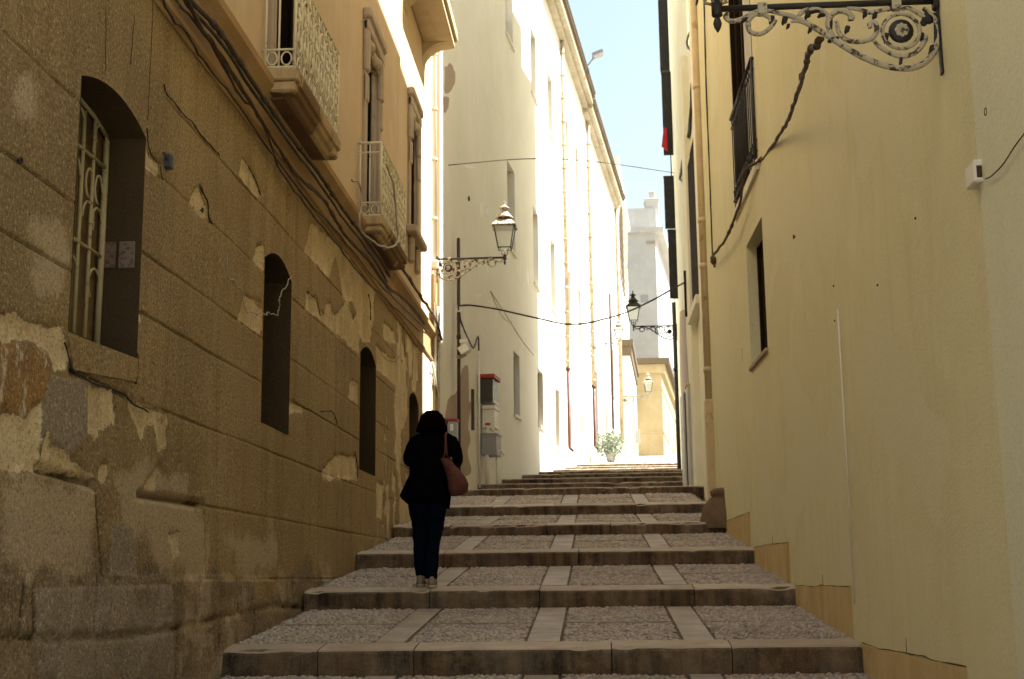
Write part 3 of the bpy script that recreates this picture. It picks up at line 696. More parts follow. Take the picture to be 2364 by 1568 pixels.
# doors and windows of the upper storey
for k_, (a, b_, z0, z1) in enumerate(DOORS):
    fr = empty_part = None
    mats = 'greystone'
    m = MB(); t = .15 if k_ < 2 else .13; xx = UP + .045
    m.rbox(UP - .01, xx, a - t, a - .002, z0, z1 + t * .9, .012); m.rbox(UP - .01, xx, b_ + .002, b_ + t, z0, z1 + t * .9, .012); m.rbox(UP - .01, xx - .004, a - .002, b_ + .002, z1 + .002, z1 + t * .9, .012)
    if k_ >= 1:                     # consoles and hood
        for y in (a - t - .02, b_ + t - .16):
            m.rbox(UP - .01, UP + .08, y, y + .16, z1 - .35, z1 + .35, .03); m.rbox(UP - .01, UP + .07, y + .02, y + .16, z1 - .75, z1 - .36, .03)
        m.rbox(UP - .01, UP + .11, a - t - .04, b_ + t + .03, z1 + .35, z1 + .50, .03); m.rbox(UP - .01, UP + .085, a - t - .02, b_ + t + .02, z1 + .19, z1 + .347, .02)
        for q in range(5): m.blob((UP + .03, a + (b_ - a) * (q + .5) / 5, z1 + .08 + .05 * math.sin(q * 2)), (.06, .11, .10))
    if k_ == 2:
        m.rbox(UP - .01, UP + .16, a - t - .12, b_ + t + .12, z0 - .12, z0 - .002, .02)
        for y in (a - .05, b_ - .12): m.rbox(UP - .01, UP + .09, y, y + .17, z0 - .55, z0 - .123, .04)
    o = m.build('balcony_door' if k_ < 2 else 'window', 'greystone', LB)
    m = MB(); xb = UP - .055; w_ = (b_ - a)
    m.box(xb - .02, xb, a + .002, b_ - .002, z0 + .01, z1 - .002); m.build('dark_opening', 'dark', o)
    m = MB(); m.rbox(xb + .004, xb + .03, b_ - (.16 if k_ else .05), b_ - .006, z0 + .02, z1 - .02, .008)
    for q in range(3 if k_ else 0): m.rbox(xb + .026, xb + .038, b_ - .13, b_ - .03, z0 + .15 + q * .8, z0 + .80 + q * .8, .006)
    m.build('shutter', 'shutter_grey' if k_ == 1 else 'wood_dark', o)

def balcony(y0, y1, zb, zt, xo, hgt, parent):
    """shallow stone slab with moulded edge and a scrolled iron railing"""
    sl_ = MB(); x0 = UP - .0
    prof = [(.0, zb), (.62, zb), (.70, zb + .015), (.76, zb + .05), (.86, zb + .07), (.90, zb + .11), (.97, zb + .125), (1.0, zt - .03), (1.0, zt), (0, zt + .006)]
    vs = []; n = len(prof); w_ = xo - x0
    for f in (0, 1):
        for px, pz in prof: vs.append((x0 + w_ * px, (y0 + (1 - px) * w_ * .9) if f == 0 else (y1 - (1 - px) * w_ * .9), pz))
    fs = [(p, n + p, n + (p + 1) % n, (p + 1) % n) for p in range(n)] + [tuple(range(n)), tuple(range(2 * n - 1, n - 1, -1))]
    sl_.add(vs, fs)
    # end returns
    sl_.rbox(x0, x0 + w_ * .999, y0 - .0, y0 + w_ * .5, zt - .10, zt + .002, .012); sl_.rbox(x0, x0 + w_ * .999, y1 - w_ * .5, y1, zt - .10, zt + .002, .012)
    sl_.rbox(x0, x0 + w_ * .93, y0 + .02, y0 + w_ * .6, zb + .02, zt - .102, .02); sl_.rbox(x0, x0 + w_ * .93, y1 - w_ * .6, y1 - .02, zb + .02, zt - .102, .02)
    bal = sl_.build('balcony', 'slab', parent)
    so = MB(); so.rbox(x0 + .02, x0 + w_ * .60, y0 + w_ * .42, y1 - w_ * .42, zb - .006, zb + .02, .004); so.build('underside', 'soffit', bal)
    r = MB(); z0, z1 = zt + .02, zt + hgt; xr = xo - .03; ya, yb = y0 + .03, y1 - .03
    def bar(p, q, rad): r.tube([p, q], rad, 6)
    for z, rad in ((z1, .016), (z1 - .12, .010), (z0 + .16, .010), (z0, .012)):
        bar((xr, ya, z), (xr, yb, z), rad)
        for y in (ya, yb): bar((x0, y, z), (xr, y, z), rad)
    for y in (ya, yb):
        for f in (0.12, .52, 1): bar((x0 + (xr - x0) * f, y, zt), (x0 + (xr - x0) * f, y, z1), .013 if f == 1 else .010)
        for f in (.32, .75):
            c = (x0 + (xr - x0) * f, z0 + .08); r.tube([(c[0] + .045 * math.cos(t), y, c[1] + .06 * math.sin(t)) for t in np.linspace(0, 2 * PI, 12)[:-1]], .008, 5, closed=True)
    nb = max(4, int((yb - ya) / .21)); pw = (yb - ya) / nb
    for k_ in range(nb):
        yc_ = ya + (k_ + .5) * pw
        if k_: bar((xr, ya + k_ * pw, z0), (xr, ya + k_ * pw, z1), .008)
        def curve(pts, rad=.008): r.tube([(xr + .004, yc_ + u * pw, z0 + v) for u, v in spline(pts, 4)], rad, 5)
        h_ = hgt
        curve([(0, .17), (-.38, .26), (-.42, .40), (-.15, .46), (.0, .38), (-.14, .33)]); curve([(0, .17), (.38, .26), (.42, .40), (.15, .46), (.0, .38), (.14, .33)])
        curve([(0, h_ - .16), (-.38, h_ - .24), (-.40, h_ - .38), (-.1, h_ - .42), (-.06, h_ - .33)]); curve([(0, h_ - .16), (.38, h_ - .24), (.40, h_ - .38), (.1, h_ - .42), (.06, h_ - .33)])
        curve([(-.3, .02), (0, .13), (.3, .02)]); curve([(-.36, h_ - .13), (0, h_ - .03), (.36, h_ - .13)])
        r.tube([(xr + .004, yc_ + pw * .17 * math.cos(t), z0 + .08 + .045 * math.sin(t)) for t in np.linspace(0, 2 * PI, 9)[:-1]], .006, 5, closed=True)
        for (u, v) in ((-.2, .30), (.2, .30), (-.2, h_ - .30), (.2, h_ - .30), (0, .5)): r.blob((xr + .01, yc_ + u * pw, z0 + v), (.012, .022, .045), 6, 4)
    r.build('railing', 'iron_pale', bal); return bal
balcony(10.35, 12.28, 4.10, 4.32, -2.45, .92, LB)
balcony(14.90, 16.95, 4.10, 4.30, -2.45, .93, LB)
# the large upper balcony by the far corner, on curved brackets
bt = MB(); y0, y1, xo = 18.62, 21.25, -2.20
bt.rbox(UP, xo, y0, y1, 9.22, 9.40, .02); bt.rbox(UP, xo - .05, y0 + .04, y1 - .04, 9.09, 9.218, .02)
for ya, yb in ((y0 + .1, y0 + .45), (y1 - .39, y1 - .04)):
    pr = [(UP, 8.72)] + [(UP + (xo - .12 - UP) * (1 - math.cos(t)), 8.75 + .338 * math.sin(t)) for t in np.linspace(0.0, PI / 2, 8)] + [(UP, 9.088)]
    bt.prism([(x, ya, z) for x, z in pr], (0, yb - ya, 0))
ob = bt.build('balcony', 'slab2', LB)
m = MB(); m.box(XL - .05, XL + .012, 20.72, 22.015, .8, 3.66); m.build('pale_sun_strip', 'creampale', LB)  # pale plaster strip fitted to the sunlit band; lighter colour carries the sun
m = MB(); m.rbox(XL - .1, XL + .055, 22.02, YE + .03, .8, 3.66, .012); m.rbox(XL - .1, XL + .04, 22.06, YE + .03, 4.285, 5.3, .012); m.build('corner_pilaster', 'course', LB)
# ------------------------------------------------------------------ cables and pipes on the old house
def cable(name, pts, r, mat, label, cat='cable', group=None, k=5, wob=.012, lumps=0):
    P = spline(pts, k); q = random.Random(name + label); m = MB(); n = len(P)
    P = [p + np.array([q.uniform(-wob, wob) * .4, q.uniform(-wob, wob) * .3, q.uniform(-wob, wob)]) * (0 < i < n - 1) for i, p in enumerate(P)]
    m.tube(P, [r * q.uniform(.85, 1.15) for _ in P], 7)
    for _ in range(lumps):
        i = q.randrange(1, n - 1); dv = (P[i + 1] - P[i]); dv = dv / (np.linalg.norm(dv) + 1e-9); m.tube([P[i] - dv * .05, P[i] + dv * .05], r * 1.4, 7)
    o = m.build(name, mat); return tag(o, label, cat, group)
def wl(src, off): return [on_x(x, y, XL + off) for x, y in src]
GC = 'cables strung along the brown house'
A = [(440, -60), (477, 0), (554, 85), (638, 214), (750, 371), (795, 429), (857, 522), (902, 580), (946, 640), (974, 690)]
B_ = [(430, -70), (500, 67), (531, 107), (576, 179), (629, 263), (670, 330), (714, 402), (750, 446), (808, 500), (839, 554), (870, 598), (920, 652), (970, 720), (1005, 745), (1040, 782), (1060, 812)]
C_ = [(380, -60), (440, 0), (526, 108), (600, 240), (634, 268), (672, 345), (702, 430), (760, 505), (800, 560), (850, 620), (904, 690), (960, 745), (1010, 790), (1050, 830)]
D_ = [(395, -60), (420, 30), (470, 90), (520, 165), (600, 265), (690, 400), (770, 500), (850, 590), (930, 690), (1000, 760), (1062, 820), (1098, 852)]
cable('cable', wl(A, .10), .020, 'cable', 'thickest brown conduit with taped joints running just under the ledge of the string course', group=GC, wob=.006, lumps=12)
cable('cable', wl([(x - 6, y + 14) for x, y in A], .085), .014, 'cable_black', 'thin dark cable tied below the thickest conduit', group=GC, wob=.007)
cable('cable', wl(B_, .09), .013, 'cable', 'twisted brown cable looping under the two balconies', group=GC, wob=.009, lumps=8)
cable('cable', wl([(x + 2, y - 3) for x, y in B_], .105), .008, 'cable', 'thinner dusty cable wrapped round the twisted brown one', group=GC, wob=.013)
cable('cable', wl(C_, .06), .010, 'cable', 'thin cable sagging lowest along the small moulding', group=GC, wob=.012)
cable('cable', wl(D_, .05), .009, 'cable_black', 'straight black cable stapled between the moulding and the twisted cables', group=GC, wob=.015)
cable('cable', wl([(1003, 668), (1050, 742), (1085, 790), (1105, 850)], .12), .022, 'cable', 'short thick cable dropping towards the corner below the lamp', group=GC, wob=.02, lumps=3)
for y_, n_ in ((9.0, 0), (10.4, 1), (13.2, 2), (14.4, 3), (17.3, 4), (18.4, 5)):
    pass
cable('wire', wl([(880, 640 - 190), (895, 455), (903, 480), (902, 520), (898, 548), (905, 580), (930, 600), (955, 616), (980, 618), (994, 600), (992, 560), (985, 470), (965, 410)], .33), .012, 'cable_pale', 'pale hose looping under the second rusty balcony', 'hose', wob=.01)
cable('wire', wl([(566, 630), (570, 695), (601, 718), (614, 774), (640, 782), (664, 788), (672, 782), (692, 786), (700, 765), (698, 745), (715, 715), (728, 690)], .012), .0045, 'cable_pale', 'thin loose pale wire hanging across the tall blind window', 'wire', wob=.02)
cable('wire', wl([(960, 420), (965, 470), (958, 520), (950, 560)], .04) , .006, 'cable_black', 'thin black wire beside the hood of the second balcony door', 'wire')
# the corner riser pipe and its clips
m = MB(); P = [on_x(x, y, XL + .03) for x, y in ((1093, -160), (1092, 100), (1091, 300), (1089, 500), (1088, 640))]
m.tube([(P[0][0], 22.2, 12.6), (P[0][0], 22.2, 5.55)], .032, 10)
for z in (6.3, 7.4, 8.35, 9.4): m.tube([(P[0][0], 22.2, z), (P[0][0], 22.2, z + .05)], .045, 10)
m.rbox(XL - .05, XL + .10, 22.12, 22.28, 5.40, 5.56, .02)
tag(m.build('drain_pipe', 'pipe_white'), 'pale sunlit riser pipe with clips on the corner of the old house', 'pipe')
# little corner frame of pale conduit with a tangle of wires under the lamp
t_ = empty('cable_riser', (XL + .05, 22.1, 3.2), 'white conduit frame full of tangled wires under the near corner lamp', 'conduit')
m = MB()
for dy in (-.16, .2): m.tube([(XL + .07, 22.1 + dy, 4.75), (XL + .07, 22.1 + dy, 3.30 + (dy > 0) * -.14)], .022, 8)
m.tube([(XL + .07, 21.5, 3.62), (XL + .07, 22.3, 3.18)], .022, 8); m.build('conduit', 'pipe_white', t_)
m = MB(); q = random.Random(3)
for k_ in range(5):
    m.tube(spline([(XL + .06 + .02 * k_, 21.95 + q.uniform(0, .2), 4.7 - q.uniform(0, .2)), (XL + .10, 22.0 + q.uniform(0, .2), 4.1), (XL + .07, 22.05 + q.uniform(-.1, .2), 3.6), (XL + .06, 21.6 + q.uniform(-.2, .2), 3.55)], 6), .010, 5)
m.build('wire_tangle', 'iron_lamp', t_)
# wall eyes and bits of ironwork
def eye(pt, nrm, label, r=.016):
    m = MB(); c = np.array(pt) + np.array(nrm) * .02
    m.tube([np.array(pt), c], .005, 5); m.tube([c + np.array((0, r * math.cos(t), r * math.sin(t))) for t in np.linspace(0, 2 * PI, 11)[:-1]], .005, 5, closed=True)
    tag(m.build('wall_hook', 'iron_black'), label, 'hook', 'small iron hooks in the walls')
eye(on_x(499, 526, XL + .004), (1, 0, 0), 'small iron eye on the peeled scar above the blind window')
eye(on_x(42, 402, XL), (1, 0, 0), 'rusty nail hook in the joint beside the barred window')
m = MB(); p = on_x(414, 405, XL); m.rbox(XL - .01, XL + .05, p[1] - .03, p[1] + .03, p[2] - .05, p[2] + .05, .012); m.tube([(XL + .02, p[1] - .09, p[2] + .03), (XL + .02, p[1], p[2])], .012, 6)
tag(m.build('cable_clip', paint('blue grey plastic', (.05, .05, .06), .5)), 'small blue grey cable clip right of the barred window', 'clip')

# ------------------------------------------------------------------ lamps
def arc2(cx, cy, r, t0, t1, n=18, ry=None): return [(cx + r * math.cos(t), cy + (ry or r) * math.sin(t)) for t in np.linspace(t0, t1, n)]
K = .000576
def bz(*pts): return [((2190 - x) * K, -(y - (60 - (x - 130) * .04)) * K) for x, y in pts]
def bracket(parent, sx, detail=True, mats=('iron_black', 'iron_lamp')):
    """scrolled wall bracket in the local x-z plane: wall at x=0, arm along sx"""
    T = lambda pts, y=0: [(sx * u, y, v) for u, v in pts]
    n = 8 if detail else 6; kk = 5 if detail else 3
    m = MB(); m.tube(T([(0, 0), (1.16, 0)]), .0175, 10); m.build('arm', mats[0], parent, True)
    m = MB(); m.rbox(min(0, sx * .014), max(0, sx * .014), -.02, .02, -.42, .05, .004)
    m.rbox(min(0, sx * .03), max(0, sx * .03), -.035, .035, -.05, .05, .01); m.build('wall_plate', mats[0], parent, True)
    m = MB()
    for pts, r in ((((640, 80), (870, 150), (1100, 290), (1250, 400), (1450, 530), (1650, 620), (1850, 650), (2000, 610), (2110, 500), (2165, 350), (2150, 170), (2050, 50)), .0135),
                   (((1570, 370), (1640, 450), (1800, 530), (1950, 490), (2040, 380), (2060, 320)), .010),
                   (((1240, 180), (1260, 300), (1330, 370), (1450, 385), (1560, 350), (1610, 260), (1590, 190), (1545, 210), (1550, 250)), .011),
                   (((1210, 350), (1160, 230), (1190, 130), (1260, 80), (1340, 90), (1390, 150), (1350, 160)), .013),
                   (((680, 170), (620, 250), (530, 310), (440, 290), (415, 210), (460, 130), (540, 105), (620, 150), (630, 190)), .011),
                   (((700, 100), (600, 75), (520, 80), (420, 130), (330, 172), (250, 180), (208, 140), (235, 95)), .011),
                   (((890, 130), (950, 75), (1050, 60), (1130, 90), (1170, 140)), .011), (((820, 190), (880, 180), (960, 210), (1000, 240)), .008),
                   (((1340, 50), (1450, 60), (1560, 95), (1700, 60), (1800, 30)), .010), (((1850, 60), (1920, 50), (2000, 100), (2080, 160)), .010)):
        P = spline(bz(*pts), kk); L = len(P)
        m.tube(T(P), [1.3 * r * (1 - .25 * abs(2 * i / (L - 1) - 1) ** 3) for i in range(L)], n)
    m.tube(T(arc2((2190 - 1830) * K, -(280 + 8) * K, 172 * K, 0, 2 * PI, 25)[:-1]), .0115, n, closed=True)
    for x in (555, 1800): m.rbox(*sorted((sx * (2190 - x - 45) * K, sx * (2190 - x + 45) * K)), -.024, .024, -.045, .022, .005)
    sw = m; m = MB(); c = (sx * (2190 - 1830) * K, 0, -288 * K)
    m.mi = 1; m.lathe([(.010, -.022), (.058, -.020), (.068, 0), (.060, .018), (.050, .016), (.010, .012)], c, 16, 'y'); m.lathe([(.010, .022), (.058, .020), (.068, 0), (.060, -.018), (.050, -.016), (.010, -.012)], c, 16, 'y'); m.mi = 0
    for q in range(8):
        a = q * PI / 4
        for sy in (-1, 1): m.blob((c[0] + .026 * math.cos(a), sy * .018, c[2] + .026 * math.sin(a)), (.016, .010, .016), 6, 4)
    for sy in (-1, 1): m.blob((c[0], sy * .022, c[2]), (.016, .010, .016), 6, 4)
    m.build('rosette', (mats[1], 'iron_black'), parent, True)
    m = sw; m.mi = 1                           # acanthus leaves where black paint is left
    for x, y, rx, rz in ((540, 95, .055, .016), (640, 160, .018, .030), (395, 160, .022, .020), (760, 170, .020, .030), (790, 230, .012, .018), (980, 110, .022, .030), (1060, 80, .045, .012), (1110, 120, .030, .014), (1180, 230, .016, .075),
                          (1200, 360, .035, .020), (1335, 260, .018, .028), (1510, 100, .016, .032), (1600, 110, .018, .035), (1760, 45, .035, .018), (2090, 150, .050, .045), (2150, 300, .016, .10), (2110, 470, .030, .045), (1690, 340, .016, .036), (2020, 330, .012, .030), (990, 270, .014, .020), (1810, 570, .012, .030)):
        u, v = bz((x, y))[0]
        m.blob((sx * u, 0, v), (rx * .8, .016, rz * .8), 7, 4); m.blob((sx * (u + rx * .5), .006, v - rz * .5), (rx * .4, .014, rz * .5), 6, 4); m.blob((sx * (u - rx * .6), 0, v + rz * .3), (rx * .4, .013, rz * .4), 6, 4)
    m.mi = 0; m.build('scrollwork', (mats[1], mats[0]), parent, True)
    m = MB(); e = sx * 1.185                   # block and drop finial at the tip
    m.lathe([(.020, -.045), (.030, -.040), (.030, .045), (.020, .05)], (e, 0, 0), 8)
    m.lathe([(.004, -.135), (.018, -.110), (.024, -.085), (.018, -.060), (.010, -.050), (.016, -.044)], (e, 0, 0), 10); m.build('finial', mats[0], parent, True)
def lantern(parent, e, detail=True, dark=False, s=1.0):
    """four sided street lantern standing on the arm's tip"""
    met = 'iron_black' if dark else 'iron_lamp'; c = (e, 0, 0)
    m = MB()
    for a in (PI / 4, 3 * PI / 4, 5 * PI / 4, 7 * PI / 4):
        m.tube([(e + s * r * math.cos(a), s * r * math.sin(a), z) for r, z in ((.015, .03), (.085, .065), (.06, .10), (.11, .16))], .009, 5)
    m.tube([(e, 0, .03), (e, 0, .16)], .012, 6); m.build('lantern_holder', 'iron_black' if dark else 'iron_lamp', parent, True)
    m = MB(); q2 = math.sqrt(2)
    for k_ in range(4):
        a = PI / 4 + k_ * PI / 2
        m.tube([(e + .115 * q2 * .92 * math.cos(a), .115 * q2 * .92 * math.sin(a), .15), (e + .19 * q2 * .92 * math.cos(a), .19 * q2 * .92 * math.sin(a), .54)], .011, 5)
        b_ = a + PI / 2
        for r, z in ((.115, .16), (.19, .535)): m.tube([(e + r * q2 * .92 * math.cos(a), r * q2 * .92 * math.sin(a), z), (e + r * q2 * .92 * math.cos(b_), r * q2 * .92 * math.sin(b_), z)], .011, 5)
    m.build('lantern_frame', 'iron_black', parent, True)
    m = MB(); m.lathe([(.108 * q2 * .92, .155), (.182 * q2 * .92, .53)], c, 4, sq=True); 
    for k_ in range(0): pass
    o = m.build('lantern_glass', 'glass', parent, True)
    m = MB(); m.lathe([(.30, .535), (.305, .55), (.235, .60), (.175, .645)], c, 4, sq=True); m.lathe([(.115, .65), (.115, .70)], c, 12)
    m.lathe([(.155, .70), (.15, .715), (.10, .77), (.07, .80), (.055, .83)], c, 12); m.lathe([(.045, .83), (.05, .86), (.095, .872), (.09, .885), (.05, .915), (.02, .93), (.014, .97), (.024, .985), (.012, 1.0)], c, 12)
    rf = m.build('lantern_roof', met, parent, True)
    m = MB(); m.lathe([(.165, .646), (.15, .70)], c, 4, sq=True); m.build('vent_band', 'iron_brown', rf, True)
def lamp(loc, sx, label, sc=1.0, detail=True, dark=False, with_lantern=True, yaw=0.0, pale=False):
    t = empty('wall_lamp', loc, label, 'street lamp', 'bracket lamps along the street')
    bracket(t, sx, detail, ('iron_black', 'iron_black') if dark else ('iron_lamp', 'iron_lamp') if pale else ('iron_black', 'iron_lamp'))
    if with_lantern: lantern(t, sx * 1.185, detail, dark)
    t.scale = (sc, sc, sc); t.rotation_euler = (0, 0, yaw); return t
p = on_plane(1763, 24, (0, 6.7, 0), (0, 1, 0))
lamp((right_x(6.7) + .0, 6.7, p[2] - .0), -1, 'bracket of a lamp with flaking white scrolls high on the yellow wall above the street')
p = on_plane(1083, 650, (XL, 22.2, 0), (0, 1, 0))
q_ = on_plane(1262, 648, (XL, 22.2, 0), (0, 1, 0))
lamp((XL + .06, 22.2, (p[2] + q_[2]) / 2 + .02), 1, 'sunlit wall lamp with white scrolled bracket on the corner of the old brown house', sc=(q_[0] - XL - .06) / 1.185)
p = on_plane(1690, 814, (0, 33.8, 0), (0, 1, 0)); q_ = on_plane(1586, 817, (0, 33.8, 0), (0, 1, 0))
lamp((right2_x(33.8) - .02, 33.8, p[2]), -1, 'black wall lamp in silhouette on the far end of the cream building', sc=(right2_x(33.8) - q_[0]) / 1.185, detail=False, dark=True)
Y_ = 46.4; p = on_plane(1546, 858, (0, Y_, 0), (0, 1, 0)); lamp((beige_x(Y_) + .02, Y_, p[2]), 1, 'pale wall lamp on the sunlit white wall between the clay pipes', sc=(p[0] - beige_x(Y_)) / 1.185, detail=False, pale=True)
Y_ = 58.6; p = on_plane(1620, 990, (0, Y_, 0), (0, 1, 0)); lamp((beige_x(Y_) + .02, Y_, p[2]), 1, 'farthest small wall lamp in front of the ochre stone house', sc=(p[0] - beige_x(Y_)) / 1.185, detail=False, pale=True)
# ------------------------------------------------------------------ long pale building on the far side of the corner
def bx(Y): return beige_x(Y)
LP = empty('long_pale_building', (bx(40), 40, 3.4), 'long pale building with rows of small deep windows and a wooden eave, half in sun', 'building')
BW = []
for (ya, yb) in ((29.58, 30.62), (33.52, 34.45), (36.75, 37.75), (40.45, 41.4), (43.4, 44.25), (47.2, 48.1), (52.4, 53.1), (55.6, 56.2)):
    BW.append((ya, yb, 13.08, 15.0)); BW.append((ya, yb, 7.75, 9.85))
LOW = [(30.2, 31.05, 3.83, 5.33), (33.95, 34.95, 4.0, 5.52), (37.28, 38.2, 3.76, 5.5), (40.2, 41.05, 4.1, 5.42), (43.8, 44.3, 4.4, 5.42), (46.0, 46.4, 4.7, 5.5), (48.35, 49.2, 4.4, 7.75), (52.0, 52.7, 4.6, 6.9)]
BY0, BY1, BZ0, BZ1 = 22.5, 59.0, .8, 17.2
d_ = _n((.108, 1, 0)); nn = np.array((d_[1], -d_[0], 0))
m = panels(BY0, BY1, BZ0, BZ1, BW + LOW, bx, -.36); m.build('wall', 'beige', LP)
m = MB(); q = lambda Y, o: (bx(Y) - o, Y)
m.prism([(bx(BY0) - .002, BY0 + .001, BZ0), (bx(BY0) - .34, BY0 + .001, BZ0), (bx(BY0) - .34, BY0 + .2, BZ0), (bx(BY0) - .002, BY0 + .2, BZ0)], (0, 0, BZ1 - BZ0))
m.prism([(*q(BY0 + .02, .36), BZ0), (*q(BY1 - .02, .36), BZ0), (*q(BY1 - .02, 12), BZ0), (*q(BY0 + .02, 12), BZ0)], (0, 0, BZ1 - BZ0)); m.build('inner_wall', 'beige', LP)
for (ya, yb, za, zb) in BW + LOW:
    lit = ya > 36
    dp = .13 if za < 6 else .17
    m = MB(); m.prism([(bx(ya + .02) - dp, ya + .01, za + .01), (bx(yb - .02) - dp, yb - .01, za + .01), (bx(yb - .02) - dp, yb - .01, zb - .01), (bx(ya + .02) - dp, ya + .01, zb - .01)], (-.03, 0, 0))
    o = m.build('window', 'wood_dark' if za < 6 else 'shutter_grey', LP)
    if za < 6 and ya > 45: continue
    s_ = MB(); s_.prism([(bx(ya - .06) + .05, ya - .06, za - .07), (bx(yb + .06) + .05, yb + .06, za - .07), (bx(yb + .06) - .2, yb + .06, za - .07), (bx(ya - .06) - .2, ya - .06, za - .07)], (0, 0, .065)); s_.build('window_sill', 'beige', o)
# eave: soffit boards, fascia, tiles; stepped once
for (ya, yb, zz, ov) in ((BY0 - .2, 46.0, 17.2, .40), (46.0, BY1, 17.05, .36)):
    m = MB()
    for (o0, o1, z0, z1) in ((-.3, ov * .55, zz, zz + .14), (-.3, ov, zz + .142, zz + .38)):
        m.prism([(bx(ya) + o1, ya, z0), (bx(yb) + o1, yb, z0), (bx(yb) + o0, yb, z0), (bx(ya) + o0, ya, z0)], (0, 0, z1 - z0))
    o = m.build('eave', 'eave', LP)
    m = MB(); m.prism([(bx(ya) + ov + .09, ya - .01, zz + .382), (bx(yb) + ov + .09, yb + .01, zz + .382), (bx(yb) - 3, yb + .01, zz + .58), (bx(ya) - 3, ya - .01, zz + .58)], (0, 0, .12))
    n_ = int((yb - ya) / .22)
    for k_ in range(n_):
        y = ya + .11 + k_ * .22; m.tube([(bx(y) + ov + .13, y, zz + .49), (bx(y) + ov - .5, y, zz + .53)], .07, 6)
    m.build('roof_tiles', 'eavedark', o)
# bare scabs and lime patches on the shaded end
def bshape(src, mat, name, off=.004, w=.0):
    P = [on_plane(x, y, (-1.14, 36.6, 0), (1, -.108, 0)) for x, y in src]; P = spline(P + [P[0]], 4)[:-1]; r = random.Random(int(src[0][0]))
    P = [p + np.array((0, r.uniform(-.03, .03), r.uniform(-.03, .03))) - nn * .01 for p in P]
    m = MB(); m.prism(P, tuple(nn * (.01 + off))); m.build(name, mat, LP)
bshape([(1155, 925), (1170, 920), (1172, 1000), (1180, 1005), (1170, 1060), (1176, 1100), (1168, 1130), (1178, 1180), (1150, 1190), (1120, 1150), (1110, 1060), (1125, 990), (1140, 985)], 'scab', 'bare_patch')
bshape([(1112, 165), (1128, 162), (1138, 190), (1130, 225), (1112, 232)], 'scab', 'bare_patch'); bshape([(1108, 245), (1122, 245), (1120, 270), (1110, 282)], 'scab', 'bare_patch')
for s in ([(1199, 505), (1206, 508), (1208, 540), (1200, 535)], [(1215, 520), (1219, 524), (1218, 540), (1214, 536)], [(1212, 660), (1218, 668), (1222, 685), (1216, 680)], [(1317, 660), (1322, 690), (1322, 712), (1316, 700)], [(1187, 740), (1206, 733), (1206, 738), (1189, 746)], [(1160, 1215 - 800), (1185, 418), (1187, 424), (1160, 420)]):
    bshape(s, 'bfix', 'lime_patch')
0 and bshape([(1272, 1100), (1290, 1110), (1310, 1150), (1312, 1200), (1280, 1205), (1255, 1200), (1262, 1140)], 'scab', 'damp_patch', .003)
# drain pipes on the sunlit front
def wallpipe(Y, z0, z1, zc, r, label, mat_hi='pipe_clay', mat_lo='pipe_red', ring=.42):
    t = empty('drain_pipe', (bx(Y) + r + .02, Y, z0), label, 'pipe', 'drain pipes on the long pale wall'); x = bx(Y) + r + .02
    m = MB(); m.tube([(x, Y, zc), (x, Y, z1)], r, 9); z = zc + .2
    while ring and z < z1: m.tube([(x, Y, z), (x, Y, z + .07)], r * 1.22, 9); z += ring
    m.build('upper_pipe', mat_hi, t)
    if mat_lo:
        m = MB(); m.tube([(x, Y, zc), (x, Y, z0 + .12), (x + .12, Y, z0)], r * .85, 9); m.tube([(x, Y, zc - .04), (x, Y, zc + .05)], r * 1.2, 9); m.build('lower_pipe', mat_lo, t)
wallpipe(39.75, 3.85, 17.2, 6.4, .06, 'nearer clay drain pipe with red iron foot on the sunlit wall', ring=.78)
wallpipe(47.0, 4.6, 17.1, 6.9, .068, 'second clay drain pipe with red iron foot, beyond the first', ring=.9)
wallpipe(54.4, 5.8, 12.0, 5.9, .055, 'thin brown pipe between the second clay pipe and the end of the long wall', 'iron_brown', None, 0)
wallpipe(58.4, 5.9, 16.9, 6.0, .085, 'ochre clay pipe at the very end of the long pale wall', 'pipe_clay', None, 0)
# floodlight on the eave
m = MB(); Yf = 43.6; m.tube([(bx(Yf) + .5, Yf, 17.9), (bx(Yf) + .72, Yf, 18.2)], .03, 6); m.frame_box((bx(Yf) + .85, Yf, 18.3), (.9, 0, .35), (0, 1, 0), (-.35, 0, .9), -.20, .20, -.2, .2, -.06, .06)
tag(m.build('floodlight', 'box_grey'), 'small grey floodlight sticking out over the eave', 'floodlight')

# ------------------------------------------------------------------ boxes, pole, camera and cables on its shaded end
def bp(x, y): return on_plane(x, y, (-1.14, 36.6, 0), (1, -.108, 0))
def wall_box(Y, l, pr, z0, z1, m, r=.012, off=.0):
    o = np.array((bx(Y), Y, 0)); return m.frame_box(o, nn, d_, (0, 0, 1), off, pr, 0, l, z0, z1)
PX, PY = -2.44, 23.55
t = empty('pole', (PX, PY, 1.7), 'thin dark iron pole standing at the corner of the pale building', 'pole')
m = MB(); m.tube([(PX, PY, 1.5), (PX, PY, 6.32)], .032, 8); m.tube([(PX, PY, 5.55), (PX, PY, 5.62)], .042, 8); m.tube([(PX, PY, 4.4), (PX, PY, 4.47)], .042, 8); m.build('shaft', 'iron_brown', t)
m = MB(); m.rbox(PX - .05, PX + .06, PY - .05, PY + .05, 4.90, 5.02, .01); m.build('clamp', 'box_white', t)
t = empty('security_camera', (PX + .05, PY, 4.2), 'white security camera clamped to the dark pole', 'camera')
m = MB(); m.rbox(PX + .02, PX + .17, PY - .08, PY + .02, 4.31, 4.38, .012); m.tube([(PX, PY, 4.34), (PX + .1, PY - .03, 4.34)], .02, 6); m.build('bracket', 'box_white', t)
m = MB(); m.frame_box((PX + .11, PY - .07, 4.17), _n((1, 0, .6)), (0, 1, 0), _n((-.6, 0, 1)), -.09, .09, -.18, .10, -.07, .07); m.build('housing', 'box_white', t)
